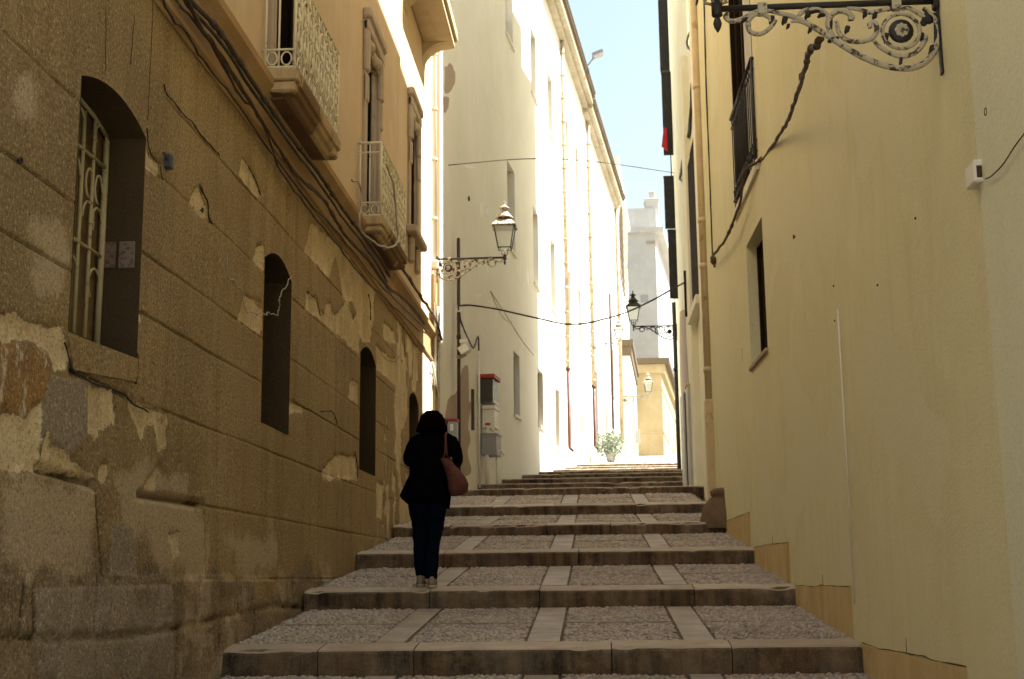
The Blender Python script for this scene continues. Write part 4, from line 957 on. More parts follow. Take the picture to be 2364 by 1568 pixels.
m = MB(); m.frame_box((PX + .06, PY - .08, 4.06), _n((1, 0, .5)), (0, 1, 0), _n((-.5, 0, 1)), -.09, .09, -.12, .12, -.015, .015); m.build('sun_shield', 'iron_lamp', t)
Yq = 25.9; zq = lambda y: (on_plane(1225, y, (0, Yq, 0), (0, 1, 0))[2])
t = empty('fire_hose_cabinet', (bx(Yq), Yq, zq(1000)), 'dark glazed cabinet with a red roof at the top of the meter boxes', 'cabinet')
m = MB(); wall_box(Yq, .62, .30, zq(1003), zq(947), m); m.build('cabinet_body', 'box_dark', t)
m = MB(); wall_box(Yq - .04, .72, .345, zq(945.5), zq(936), m); m.build('cabinet_roof', 'red', t)
m = MB(); wall_box(Yq + .02, .03, .315, zq(1000), zq(948), m, off=.29); wall_box(Yq + .02, .60, .315, zq(1006), zq(1000.5), m, off=.29); m.build('cabinet_frame', 'box_white', t)
t = empty('meter_box', (bx(Yq), Yq, zq(1068)), 'white meter box with a small red sticker below the red roofed cabinet', 'meter box')
m = MB(); wall_box(Yq + .05, .50, .32, zq(1068), zq(1023), m, off=.08); m.build('box_body', 'box_white', t); m = MB(); wall_box(Yq + .03, .55, .335, zq(1021.5), zq(1013), m, off=.08); m.build('lid', 'box_white', t)
m = MB(); wall_box(Yq + .045, .004, .24, zq(1063), zq(1057), m, off=.13); m.build('sticker', 'red', t)
t = empty('junction_box', (bx(Yq), Yq, zq(1137)), 'grey junction box lowest of the stacked boxes, above the white pipes', 'junction box')
m = MB(); wall_box(Yq + .03, .55, .36, zq(1137), zq(1086), m, off=.06); m.build('box_body', 'box_grey', t)
m = MB(); wall_box(Yq + .01, .58, .375, zq(1086), zq(1083), m, off=.05); m.build('lid', 'box_grey', t)
for k_, (o_, z0, z1, r, lab) in enumerate(((.045, 1220, 880, .022, 'thin white conduit climbing beside the meter boxes up to the black cable'), (.16, 1220, 1082, .04, 'white pipe under the grey junction box, nearer the wall'), (.33, 1220, 1140, .03, 'white pipe under the grey junction box, nearer the street'))):
    m = MB(); c = np.array((bx(Yq - .12 + .2 * k_), Yq - .12 + .2 * k_, 0)) + nn * o_
    m.tube([c + (0, 0, zq(z0)), c + (0, 0, zq(z1))], r, 8)
    if k_: m.tube(spline([c + (0, 0, zq(z1)), c + nn * .03 + (0, 0, zq(z1 - 12)), c + nn * .1 + (0, 0, zq(z1 - 14)), c + nn * .14 + (0, 0, zq(z1 - 4))], 4), r * .9, 8)
    tag(m.build('conduit', 'pipe_white'), lab, 'pipe', 'white pipes by the meter boxes')
m = MB(); wall_box(25.2, .04, .06, zq(1085), zq(985), m); tag(m.build('shade_strip', 'box_dark'), 'narrow dark strip painted as shadow between the white conduit and the boxes', 'shade strip')  # added dark strip stands in for a shadow patch on the wall
Yr = 23.75; p0 = bp(1118, 1085); zr = lambda y: on_plane(1129, y, (0, Yr, 0), (0, 1, 0))[2]
t = empty('fire_box', (bx(Yr), Yr, zr(1110)), 'small grey box with a red top beside the woman and the pole', 'box')
m = MB(); c = on_plane(1118, 1085, (0, 22.9, 0), (0, 1, 0))[0]; m.rbox(c, c + .17, 22.9, 23.2, zr(1112), zr(1067), .012); m.build('box_body', 'box_grey', t)
m = MB(); m.rbox(c - .01, c + .18, 22.89, 23.21, zr(1066), zr(1060), .006); m.build('lid', 'red', t); m = MB(); m.rbox(c + .05, c + .11, 22.892, 22.9, zr(1090), zr(1074), .002); m.build('badge', 'box_white', t)
cable('cable', [(PX, PY - .04, 4.93), (PX + .05, PY - .06, 5.02), (-1.9, 23.9, 5.05), (-.9, 24.4, 4.90), (-.45, 24.7, 4.86), (.05, 25.0, 4.95), (.9, 25.5, 5.3), (right2_x(26.2) + .01, 26.2, 6.02)], .017, 'cable_black', 'thick black cable sagging across the street from the pole', wob=.004)
cable('cable', [(PX + .02, PY - .04, 4.90), (PX + .04, PY + .1, 4.72), (bx(24.6) + .06, 24.6, 4.62), (bx(25.2) + .05, 25.2, 4.52), (bx(25.7) + .046, 25.7, zq(845)), (bx(25.78) + .045, 25.78, zq(875)), (bx(25.78) + .045, 25.78, zq(890))], .016, 'cable_black', 'black cable curving down from the pole to the white conduit', wob=.003)
cable('wire', [tuple(bp(1121, 413)), (-1.2, 25.6, 8.52), (.2, 28.6, 9.4), (right2_x(32.6), 32.6, 10.35)], .009, 'cable', 'thin wire stretched high across the street', 'wire', wob=.0)
def bwire(src, r, label, mat='cable_pale'):
    cable('wire', [tuple(bp(x, y) + nn * .012) for x, y in src], r, mat, label, 'wire', 'wires fixed to the shaded pale wall', wob=.004)
bwire([(1225, 728), (1240, 765), (1262, 800), (1280, 805)], .006, 'thin wire slanting from the ring on the pale wall')
bwire([(1225, 728), (1258, 778), (1290, 830), (1312, 862), (1333, 888)], .007, 'longer thin wire running down to the sunlit corner')
m = MB(); c = bp(1171, 497); m.lathe([(.05, 0), (.055, .02), (.03, .03)], (c[0], c[1], c[2]), 10, 'x'); tag(m.build('vent_cap', 'iron_black'), 'small round black vent high on the shaded pale wall', 'vent')

# ------------------------------------------------------------------ farther buildings
def f2x(Y): return 1.28 + .068 * (Y - 59)
t = empty('white_church_front', (f2x(62), 62, 5.5), 'tall white front with an arched latticed window past the long pale building', 'building')
m = MB(); m.prism([(f2x(59) - .0, 59.0, 4), (f2x(71.9), 71.9, 4), (f2x(71.9) - 9, 71.9, 4), (f2x(59) - 9, 59.02, 4)], (0, 0, 15.4)); m.build('wall', 'white', t)
P = [on_plane(x, y, (1.28, 59, 0), (1, -.068, 0)) for x, y in ((1544, 540), (1546, 640), (1552, 700), (1561, 741), (1566, 720), (1566, 620), (1562, 545), (1552, 516))]
m = MB(); P = spline(P + [P[0]], 5)[:-1]; m.prism([p - np.array((.02, 0, 0)) for p in P], (.06, 0, 0)); o = m.build('arched_window', 'eavedark', t)
m = MB(); ylo, yhi = min(p[1] for p in P), max(p[1] for p in P); zlo, zhi = min(p[2] for p in P), max(p[2] for p in P)
for k_ in range(14):
    z = zlo + (zhi - zlo) * (k_ + .5) / 14; w_ = math.sin(PI * (k_ + .5) / 14) * (yhi - ylo) * .42; yc_ = (ylo + yhi) / 2; m.box(f2x(yc_) + .03, f2x(yc_) + .16, yc_ - w_, yc_ + w_, z - .05, z + .05)
m.build('lattice', 'white', o)
m = MB(); m.prism([(f2x(59.1) + .2, 59.05, 19.4), (f2x(71.9) + .2, 71.9, 19.4), (f2x(71.9) - 3, 71.9, 19.4), (f2x(59) - 3, 59.05, 19.4)], (0, 0, .25)); m.build('cornice', 'white', t)
t = empty('low_portal_house', (2.0, 61, 5.6), 'low white house with a heavy stone cornice in front of the arched church window', 'house')
xa = on_y(1558, 900, 60.5)[0]; xb = on_y(1575, 900, 60.5)[0]; xc = on_y(1598, 1000, 66)[0]; zt_ = on_y(1566, 858, 60.5)[2]
m = MB(); m.prism([(xa - .9, 60.5, 4.6), (xb, 60.5, 4.6), (xc, 70.0, 4.6), (xa - .9, 70, 4.6)], (0, 0, zt_ - 4.6)); m.build('wall', 'white', t)
m = MB(); m.prism([(xa - 1, 60.3, zt_ - .6), (xb + .08, 60.4, zt_ - .6), (xc + .10, 70.1, zt_ - .6), (xa - 1, 70.1, zt_ - .6)], (0, 0, .45)); m.prism([(xa - 1, 60.2, zt_ - .148), (xb + .16, 60.35, zt_ - .148), (xc + .18, 70.2, zt_ - .148), (xa - 1, 70.2, zt_ - .148)], (0, 0, .3)); m.build('cornice', 'eavedark', t)
m = MB(); m.box(xb + .06, xb + .18, 60.9, 61.0, 5.7, 9.2); m.build('corner_pilaster', 'farlight', t)
m = MB(); p = on_y(1589, 1074, 65.5); p2 = on_y(1601, 1109, 65.5); m.rbox(p[0], p2[0], 65.5, 65.6, p2[2], p[2], .01); m.tube([(p[0] - .3, 65.56, (p[2] + p2[2]) / 2), (p[0], 65.56, (p[2] + p2[2]) / 2)], .02, 5)
tag(m.build('hanging_sign', 'box_grey'), 'small dark sign board hanging at the end of the low white house', 'sign')
# ochre house at the head of the street
Yo = 72.0; xo1 = on_y(1656, 1000, Yo)[0]; zo = on_y(1630, 912, Yo)[2]
t = empty('ochre_stone_house', (3, Yo, 6.6), 'ochre stone house with a dark cornice closing the head of the street', 'house')
e = lambda Y: xo1 + .107 * (Y - Yo)
m = MB(); m.prism([(1.2, Yo, 4.6), (xo1, Yo, 4.6), (e(95), 95, 4.6), (1.2, 95, 4.6)], (0, 0, zo - 4.6)); m.build('wall', 'ochrestone', t)
for (z0, z1, o_, mt, nm) in ((zo - .5, zo - .002, .18, 'ochrestone', 'frieze'), (zo, zo + .32, .42, 'eavedark', 'cornice')):
    m = MB(); m.prism([(1.0, Yo - o_, z0), (xo1 + o_, Yo - o_, z0), (e(95) + o_, 95, z0), (1.0, 95, z0)], (0, 0, z1 - z0)); m.build(nm, mt, t)
for z in (7.9, 10.3):
    m = MB(); m.prism([(1.3, Yo - .04, z), (xo1 + .04, Yo - .04, z), (e(94) + .04, 94, z), (1.3, 94, z)], (0, 0, .12)); m.build('string_course', 'ochrestone', t)
m = MB(); m.prism([(e(78) - .02, 78, 6.2), (e(80.5) - .02, 80.5, 6.2), (e(80.5) - .02, 80.5, 9.3), (e(78) - .02, 78, 9.3)], (.05, 0, 0)); m.build('door', 'eave', t)
# grey tower-like block behind
Yg_ = 80.0; xg = on_y(1645, 800, Yg_)[0]; z1 = on_y(1600, 584, Yg_)[2]; z2 = on_y(1600, 521, Yg_ + 1)[2]; ge = lambda Y: xg + .125 * (Y - Yg_)
t = empty('grey_tall_house', (2, Yg_, 7), 'tall weathered grey house with a chimney above the ochre house', 'house')
m = MB(); m.prism([(-3, Yg_, 5), (xg, Yg_, 5), (ge(110), 110, 5), (-3, 110, 5)], (0, 0, z1 - 5)); m.build('wall', 'farlight', t)
m = MB(); m.prism([(-3, Yg_ - .3, z1), (xg + .5, Yg_ - .3, z1), (ge(110) + .5, 110, z1), (-3, 110, z1)], (0, 0, .35)); m.build('ledge', 'farlight', t)
xu = on_y(1641, 560, Yg_ + 1)[0]
m = MB(); m.prism([(-3, Yg_ + 1, z1 + .352), (xu, Yg_ + 1, z1 + .352), (xu + 3, 105, z1 + .352), (-3, 105, z1 + .352)], (0, 0, z2 - z1 - .352)); up = m.build('upper_storey', 'farlight', t)
c0, c1 = on_y(1613, 518, Yg_ + 1.2), on_y(1646, 496, Yg_ + 1.2); m = MB(); m.rbox(c0[0], c1[0], Yg_ + 1.2, Yg_ + 2.4, z2 - .1, c1[2], .03); m.rbox(c0[0] - .06, c1[0] + .06, Yg_ + 1.14, Yg_ + 2.46, c1[2] - .16, c1[2] + .02, .03)
s0, s1 = on_y(1624, 496, Yg_ + 1.4), on_y(1636, 482, Yg_ + 1.4); m.rbox(s0[0], s1[0], Yg_ + 1.4, Yg_ + 1.8, c1[2] + .021, s1[2], .02); m.rbox(s0[0] - .05, s1[0] + .05, Yg_ + 1.35, Yg_ + 1.85, s1[2] + .001, s1[2] + .1, .02); m.build('chimney', 'farlight', t)
w0, w1_ = on_y(1602, 738, Yg_), on_y(1621, 756, Yg_); m = MB(); m.rbox(w0[0], w1_[0], Yg_ - .06, Yg_ + .05, w1_[2], w0[2], .02); m.build('window', 'box_grey', t)
v0, v1 = on_y(1616, 603, Yg_), on_y(1638, 610, Yg_); m = MB(); m.rbox(v0[0], v1[0], Yg_ - .05, Yg_ + .05, v1[2], v0[2], .02); m.build('vent', 'scab', t)
# potted shrub against the sunlit wall
t = empty('potted_shrub', (.62, 46.2, ground_z(46.2)), 'green potted shrub against the sunlit wall at the top of the steps', 'plant')
gz = ground_z(46.2)
m = MB(); m.lathe([(.13, gz), (.2, gz + .30), (.22, gz + .32), (.2, gz + .33)], (.62, 46.2, 0), 12); m.build('pot', 'farlight', t)
m = MB(); q = random.Random(5)
for _ in range(5): a = q.uniform(0, 6.3); m.tube([(.62, 46.2, gz + .3), (.62 + .2 * math.cos(a), 46.2 + .2 * math.sin(a), gz + .8)], .012, 5)
m.build('stem', 'wood_dark', t)
m = MB()
for _ in range(1500):
    v = np.array([q.gauss(0, 1) for _ in range(3)]); v = v / np.linalg.norm(v) * (q.random() ** .4) * (.52 + .08 * math.sin(5 * v[0]) ); c = np.array((.62, 46.2, gz + .62)) + v * (1, 1, .95)
    a = _n([q.gauss(0, 1) for _ in range(3)]); b_ = _n(np.cross(a, [q.gauss(0, 1) for _ in range(3)])); L = q.uniform(.04, .075)
    m.add([c - a * L, c + b_ * L * .4, c + a * L, c - b_ * L * .4], [(0, 1, 2, 3)])
m.build('foliage', 'leaf', t)
# ------------------------------------------------------------------ yellow building on the near right
T_ = 1.5
RB = empty('yellow_house', (1.87, 10, -.4), 'smooth yellow plastered house with a small low window and a dark railed window', 'house')
RWIN = [(13.30, 14.57, 2.32, 3.72), (13.42, 15.22, 4.36, 7.3), (8.6, 9.7, 5.6, 7.6), (17.0, 18.0, 9.0, 11)]
rx = right_x
H1 = 14.5
m = panels(5.9, 19.3, -2.3, H1, RWIN, rx, .30); m.build('wall', 'cream', RB)
m = MB(); m.prism([(rx(1) + .30, 1.0, -2.3), (rx(19.28) + .30, 19.28, -2.3), (10, 19.28, -2.3), (10, 1.0, -2.3)], (0, 0, H1 + 2.3 - .01)); m.build('inner_wall', 'cream', RB)
xs = rx(6.19)
m = MB(); m.prism([(xs - .022, 6.19, -2.3), (xs + .29, 6.19, -2.3), (rx(1) + .31, 1.0, -2.3), (rx(1) - .03, 1.0, -2.3)], (0, 0, H1 + 2.3)); m.build('end_pier', 'creamgrey', RB)
m = MB(); m.prism([(rx(1) - .1, .9, H1), (rx(19.3) - .0, 19.3, H1), (10, 19.3, H1), (10, .9, H1)], (0, 0, .02)); m.build('roof', 'eave', RB)
# low window
a, b_, c, d = RWIN[0]
m = MB(); m.box(rx(14) + .13, rx(14) + .31, a + .005, b_ - .005, c + .005, d - .005); o = m.build('window', 'wood_dark', RB)
m = MB(); m.rbox(rx(a) + .09, rx(a) + .132, a + .04, a + .12, c + .03, d - .03, .008); m.rbox(rx(a) + .09, rx(a) + .132, b_ - .12, b_ - .04, c + .03, d - .03, .008); m.rbox(rx(a) + .095, rx(a) + .132, (a + b_) / 2 - .04, (a + b_) / 2 + .04, c + .03, d - .03, .008); m.build('frame', 'wood_dark', o)
m = MB(); m.prism([(rx(a - .03) - .028, a - .03, c - .035), (rx(b_ + .03) - .028, b_ + .03, c - .035), (rx(b_) + .28, b_ + .03, c - .035), (rx(a) + .28, a - .03, c - .035)], (0, 0, .034)); m.build('window_sill', 'greystone', o)
# railed window
a, b_, c, d = RWIN[1]
m = MB(); m.box(rx(14) + .20, rx(14) + .31, a + .005, b_ - .005, c + .005, d - .005); o = m.build('balcony_door', 'dark', RB)
m = MB()
for f0, f1 in ((.0, .16), (.58, .66), (.90, 1.0)): m.rbox(rx(a) + .03, rx(a) + .09, a + f0 * (b_ - a) + .004, a + f1 * (b_ - a) - .004, c + .02, d - .01, .01)
m.rbox(rx(b_) + .005, rx(b_) + .2, b_ - .05, b_ - .006, c + .02, d - .01, .008); m.build('frame', 'wood_dark', o)
m = MB(); n = 24; vs = []
for q in range(n + 1):
    y = a + .45 + (b_ - a) * .30 * q / n; vs += [(rx(y) + .06 + .012 * math.sin(q * 1.7), y, c + .1), (rx(y) + .06 + .012 * math.sin(q * 1.7), y, d - .1)]
m.add(vs, [(2 * q, 2 * q + 2, 2 * q + 3, 2 * q + 1) for q in range(n)], True); m.build('curtain', 'curtain', o)
m = MB(); m.prism([(rx(a - .12) - .03, a - .12, c - .12), (rx(b_ + .1) - .03, b_ + .1, c - .12), (rx(b_) + .25, b_ + .1, c - .12), (rx(a) + .25, a - .12, c - .12)], (0, 0, .11)); sl_ = m.build('balcony_slab', 'creampale', RB)
m = MB(); ra, rb_ = a - .06, b_ + .05; xo = lambda y: rx(y) - .022
for z, r in ((5.50, .022), (5.38, .010), (c + .10, .012), (c + .22, .010)):
    m.tube([(xo(ra), ra, z), (xo(rb_), rb_, z)], r, 6)
    for y in (ra, rb_): m.tube([(xo(y), y, z), (rx(y) + .02, y, z)], r * .8, 6)
k_ = 0; y = ra
while y < rb_ + .01: m.tube([(xo(y), y, c), (xo(y), y, 5.50)], .016 if k_ in (0,) else .007, 6); y += .13; k_ += 1
for q in range(9):
    yy = ra + (rb_ - ra) * (q + .5) / 9; m.tube([(xo(yy), yy + .06 * math.cos(t), c + .16 + .05 * math.sin(t)) for t in np.linspace(0, 2 * PI, 10)[:-1]], .007, 5, closed=True)
m.build('railing', 'iron_black', sl_)
for w in RWIN[2:]:
    m = MB(); m.box(rx(w[0]) + .2, rx(w[0]) + .31, w[0] + .005, w[1] - .005, w[2] + .005, w[3] - .005); m.build('window', 'wood_dark', RB)
# stained plinth stepping with the street, one block per tread
for i in (2, 3, 4, 5):
    Ya, z, r_ = EDGES[i]; Yb, z2, r2 = EDGES[i + 1]; y0 = max(Ya + .30, 6.20) if i != 2 else 7.05
    m = MB(); sl0 = slope(i); n = 10; vs = []
    for q in range(n + 1):
        y = y0 + (Yb + .04 - y0) * q / n; g = ground_z(min(y, Yb - .001)) - .1; tz = z2 + .012 + (fbm(np.array([y * 2.1]), np.array([i * 1.3]), 4)[0] - .45) * .03
        vs += [(rx(y) - .007, y, g), (rx(y) - .007, y, tz - .012), (rx(y) - .004, y, tz), (rx(y) + .02, y, tz + .006)]
    m.add(vs, [(q * 4 + p, q * 4 + 4 + p, q * 4 + 5 + p, q * 4 + 1 + p) for q in range(n) for p in range(3)] + [(0, 1, 2, 3), (n * 4 + 3, n * 4 + 2, n * 4 + 1, n * 4)]); m.build('plinth', 'plinth', RB)
# small things on the yellow wall
def rp(x, y, off=0.0): return on_plane(x, y, (1.87, 9.5, 0), (1, .0145, 0)) - np.array((off, 0, 0))
m = MB(); m.tube([rp(2099, 774, .012), rp(2142, 1510, .016)], .0065, 6); tag(m.build('conduit', 'pipe_white'), 'thin straight white conduit running down the yellow wall', 'conduit')
for x, y, lab in ((1990, 592, 'iron hook on the yellow wall, between the low window and the white conduit'), (2476, 279, 'iron hook above the white alarm box')):
    eye(rp(x, y), (-1, 0, 0), lab, .018)
for x, y in ((2290, 546), (2195, 713), (2085, 715), (2088, 802)):
    m = MB(); p = rp(x, y); m.lathe([(.009, -.008), (.006, .004)], p, 7, 'x'); tag(m.build('nail', 'iron_black'), 'small dark nail head in the yellow wall', 'nail', 'nail heads in the yellow wall')
p = rp(2455, 440); t = empty('alarm_box', tuple(p), 'small white plastic box with a dark opening at the near edge of the yellow wall', 'box')
m = MB(); m.rbox(p[0] - .060, p[0] - .002, p[1] - .075, p[1] + .075, p[2] - .050, p[2] + .062, .008); m.build('box_body', 'box_white', t)
m = MB(); m.box(p[0] - .047, p[0] - .014, p[1] - .0762, p[1] - .0755, p[2] - .03, p[2] + .03); m.build('opening', 'iron_brown', t)
m = MB(); m.tube(spline([rp(2482, 447, .035), rp(2500, 440, .04), rp(2530, 410, .04), rp(2560, 365, .04), rp(2610, 300, .04)], 5), .0035, 5); tag(m.build('wire', 'cable'), 'thin wire leaving the white alarm box', 'wire')
bk = rp(2048, 100); kn = rp(1790, 652, .03)
cable('cable', [on_y(*q) for q in ((2055, 98, 6.72), (2022, 134, 7.4), (2016, 160, 8.0), (2002, 206, 9.0), (1986, 255, 9.9), (1968, 305, 10.8), (1944, 344, 11.8), (1910, 395, 13.0))] + [rp(x, y, .10) for x, y in ((1890, 420), (1878, 469), (1870, 515), (1836, 594), (1796, 645))], .016, 'cable', 'twisted dark cable drooping from the near lamp bracket across the yellow wall', wob=.012, lumps=8)
cable('cable', [rp(x, y, .03) for x, y in ((1765, -40), (1767, 71), (1772, 250), (1780, 450), (1786, 620), (1789, 650))], .012, 'cable_black', 'straight dark cable hanging down the end of the yellow wall to the knot', wob=.004)
m = MB(); m.blob(tuple(kn), (.05, .06, .06), 8, 5); m.tube([kn, kn + np.array((.0, .12, .07))], .02, 6); m.tube([kn, kn + np.array((0, -.05, -.1))], .014, 6); tag(m.build('cable_knot', 'cable'), 'lumpy taped knot where two cables meet on the yellow wall', 'cable')
def seam(src, label):
    m = MB(); m.tube([rp(x, y, -.001) for x, y in src], .004, 5); return tag(m.build('crack', 'crack', RB))
rs = random.Random(11)
for (xa_, ya_, dx_, dy_, n_) in ((1850, 1010, 4, 26, 6),):
    P_ = [(xa_, ya_)]
    for _ in range(n_): P_.append((P_[-1][0] + dx_ * rs.uniform(.2, 1.4) + rs.uniform(-7, 7), P_[-1][1] + dy_ * rs.uniform(.4, 1.3) + rs.uniform(-5, 5)))
    m = MB(); m.tube([rp(x, y, -.0010) for x, y in P_], [.0022 * rs.uniform(.5, 1) for _ in P_], 5); m.build('crack', 'hairline', RB)
for i in (2, 3, 4, 5):
    Yb, z2 = EDGES[i + 1][0], EDGES[i + 1][1]; y0 = max(EDGES[i][0] + .3, 6.25) if i != 2 else 7.05
    P_ = [np.array((rx(y) - .006, y, z2 + .012 + (fbm(np.array([y * 2.1]), np.array([i * 1.3]), 4)[0] - .45) * .03 + rs.uniform(-.006, .006))) for y in np.linspace(y0, Yb, 16)]
    m = MB(); m.tube(P_, [.0038 * rs.uniform(.2, 1.2) for _ in P_], 5); m.build('crack', 'crack', RB)
seam([(1931, 1340), (1932, 1362)], ''); seam([(2056, 1437), (2058, 1465)], ''); seam([(2265, 1595), (2267, 1640)], ''); seam([(1855, 870), (1856, 905)], '')
# drain pipe and guard stone at its far corner
t = empty('drain_pipe', (rx(18.9) - .04, 18.9, 1.0), 'fat cream drain pipe with collars at the end of the yellow wall', 'pipe')
m = MB(); xp = rx(18.85) - .035; m.tube([(xp, 18.85, 2.55), (xp, 18.85, 13.5)], .062, 10); m.rbox(xp - .075, xp + .08, 18.75, 18.95, 1.0, 2.54, .02)
for z in (2.95, 5.2, 7.3, 4.5): m.tube([(xp, 18.85, z), (xp, 18.85, z + .07)], .075, 10)
m.build('shaft', 'pipe_cream', t)
m = MB(); zb = ground_z(17.9) - .1; n = 14; vs = []; rings = ((zb, .36, .30), (zb + .18, .34, .28), (zb + .29, .28, .24), (zb + .38, .22, .20), (zb + .43, .17, .16), (zb + .45, .185, .17), (zb + .50, .18, .165), (zb + .54, .12, .12), (zb + .55, .05, .05))
xg_ = rx(17.9) + .01; q = random.Random(2)
for (z, a_, b2) in rings:
    for k_ in range(n):
        t_ = PI / 2 + PI * k_ / (n - 1); w = 1 + q.uniform(-.09, .09); vs.append((xg_ + a_ * math.cos(t_) * w, 17.9 + b2 * math.sin(t_) * 1.1, z))
m.add(vs, [(r * n + k_, r * n + k_ + 1, (r + 1) * n + k_ + 1, (r + 1) * n + k_) for r in range(len(rings) - 1) for k_ in range(n - 1)] + [tuple(range((len(rings) - 1) * n, len(rings) * n))], True)
tag(m.build('guard_stone', 'guard'), 'worn rounded guard stone at the foot of the cream drain pipe', 'guard stone')

# ------------------------------------------------------------------ cream building beyond it
r2 = right2_x
CB = empty('cream_house', (1.9, 27, 2), 'pale cream house beyond the drain pipe, with a grey metal door and dark shutters', 'house')
W2 = [(21.45, 23.15, 4.66, 7.75)]
m = panels(19.32, 35.0, -.2, 9.6, W2, r2, .3); m.build('wall', 'creampale', CB)
m = MB()
for ya, yb, zt in ((19.32, 21.74, H1), (21.74, 22.98, 9.62), (22.98, 23.7, 11.1), (23.7, 32.8, 20.1), (32.8, 35.0, 19.0)):  # unseen roof steps and skewed slot, shaped to place the sun strip and shadow edges
    sk_ = (9 - r2(ya)) * math.tan(math.radians(12)); m.prism([(r2(ya), ya, 9.6), (r2(yb), yb, 9.6), (9, yb + sk_, 9.6), (9, ya + sk_, 9.6)], (0, 0, zt - 9.6))
m.build('upper_wall', 'creampale', CB)
m = MB(); m.prism([(r2(19.34) + .3, 19.34, -.2), (r2(34.98) + .3, 34.98, -.2), (9, 34.98, -.2), (9, 19.34, -.2)], (0, 0, 9.79)); m.prism([(r2(34.7), 34.70, -.2), (r2(35), 34.99, -.2), (r2(35) + .4, 34.99, -.2), (r2(35) + .4, 34.7, -.2)], (0, 0, 9.79)); m.build('inner_wall', 'creampale', CB)
m = MB(); m.rbox(r2(19.9) - .07, r2(19.9) + .1, 19.45, 20.55, .8, 13, .02); m.rbox(r2(19.9) - .035, r2(19.9) + .1, 20.56, 20.95, .8, 13, .012); m.rbox(r2(21.0) - .05, r2(21) + .1, 23.3, 23.9, .8, 9.7, .012); m.build('pilaster', 'creampale', CB)
a, b_, c, d = W2[0]
m = MB(); m.box(r2(a) + .02, r2(a) + .2, a + .01, b_ - .01, c + .01, d - .05); m.rbox(r2(a) - .03, r2(a) + .04, a + .05, b_ - .05, c + .02, d - .3, .01); o = m.build('balcony_door', 'wood_dark', CB)
m = MB(); m.rbox(r2(a) - .12, r2(a) + .05, a - .1, b_ + .1, c - .16, c - .002, .012); m.build('door_sill', 'creampale', o)
m = MB(); zg = ground_z(25) - .1
m.rbox(r2(24) - .20, r2(24) + .02, 24.0, 24.5, zg, 3.50, .012); o = m.build('door', 'greypanel', CB)
m = MB(); m.box(r2(25.4) - .255, r2(25.4) + .02, 24.6, 24.62, zg, 3.46); m.build('gap_shade', 'dark', o)  # thin dark sheet standing in for the shade inside the gap
m = MB(); m.rbox(r2(26) - .32, r2(26) - .28, 24.5, 25.3, zg, 3.46, .012); m.build('door_leaf', 'greypanel', o)
m = MB(); m.rbox(r2(24) - .03, r2(24) + .02, 23.91, 23.99, zg, 3.6, .01); m.rbox(r2(24) - .21, r2(24) + .02, 23.99, 24.51, 3.51, 3.56, .01); m.build('door_frame', 'plinth', o)
def cshape(src, mat, nm):
    P = [on_plane(x, y, (r2(19), 19, 0), (1, -.034, 0)) for x, y in src]; P = spline(P + [P[0]], 3)[:-1]; m = MB(); m.prism([p + np.array((.01, 0, 0)) for p in P], (-.016, 0, 0)); m.build(nm, mat, CB)
cshape([(1700, 780), (1713, 778), (1716, 850), (1722, 985), (1704, 990), (1700, 900)], 'scab', 'bare_patch'); cshape([(1724, 800), (1732, 800), (1736, 1000), (1738, 1190), (1734, 1190), (1728, 1000)], 'plinth', 'rust_stain')
p = on_y(1716, 740, 25.6); m = MB(); m.rbox(r2(25.6) - .10, r2(25.6) + .01, 25.2, 25.95, p[2] - .36, p[2] + .40, .01); m.rbox(r2(25.6) - .13, r2(25.6) + .01, 25.5, 25.56, p[2] - .4, p[2] + .5, .006); tag(m.build('dark_wall_bar', 'wood_dark'), 'narrow dark upright bar on the cream house above the grey door', 'cabinet')  # unidentified dark upright bar, built as a shallow box with a rib
for (y, x0, x1, z0, z1) in ((33.2, 1650, 1680, 178, -160), (32.6, 1661, 1690, 388, 179), (33.0, 1666, 1692, 572, 440), (32.8, 1677, 1694, 747, 574)):
    pa = on_y(x0 - 5, (z0 + z1) / 2, y); pz0 = on_y(1675, z0, y)[2]; pz1 = on_y(1675, z1, y)[2]
    m = MB(); m.rbox(pa[0], r2(y) + .01, y - .03, y + .03, pz0, pz1, .006)
    k_ = pz0 + .06
    while k_ < pz1 - .05: m.box(pa[0] + .02, r2(y) - .02, y - .042, y - .03, k_, k_ + .035); k_ += .06
    m.rbox(pa[0] - .01, r2(y), y - .05, y + .05, pz1 - .06, pz1 - .01, .006)
    m.build('shutter', 'iron_black', CB)
m = MB(); pa = on_y(1678, 415, 32.9); m.tube([(pa[0], 32.9, on_y(1678, 440, 32.9)[2]), (pa[0], 32.9, on_y(1678, 385, 32.9)[2])], .018, 6); m.build('shutter_rod', 'iron_black', CB)
P = [on_y(x, y, 32.4) for x, y in ((1659, 318), (1667, 320), (1669, 378), (1663, 372), (1654, 366))]; m = MB(); m.prism(P, (0, .05, .0)); tag(m.build('cloth', 'redcloth'), 'red cloth hanging out between the dark shutters', 'cloth')
t = empty('drain_pipe', (r2(34.9), 34.9, 2.9), 'dark iron drain pipe on the far corner of the cream house', 'pipe')
m = MB(); m.tube([(r2(34.9) - .05, 34.9, ground_z(34.9) - .05), (r2(34.9) - .05, 34.9, 7.4)], .06, 9); m.tube([(r2(34.9) - .05, 34.9, 5.5), (r2(34.9) - .05, 34.9, 5.6)], .08, 9); m.build('shaft', 'iron_black', t)
cable('cable', [on_plane(x, y, (r2(19), 19, 0), (1, -.034, 0)) - np.array((.05, 0, 0)) for x, y in ((1752, 0), (1742, 55), (1725, 100), (1727, 118), (1738, 130))], .022, 'cable_black', 'thick dark cable curling on the cream house near the lamp finial', wob=.006)
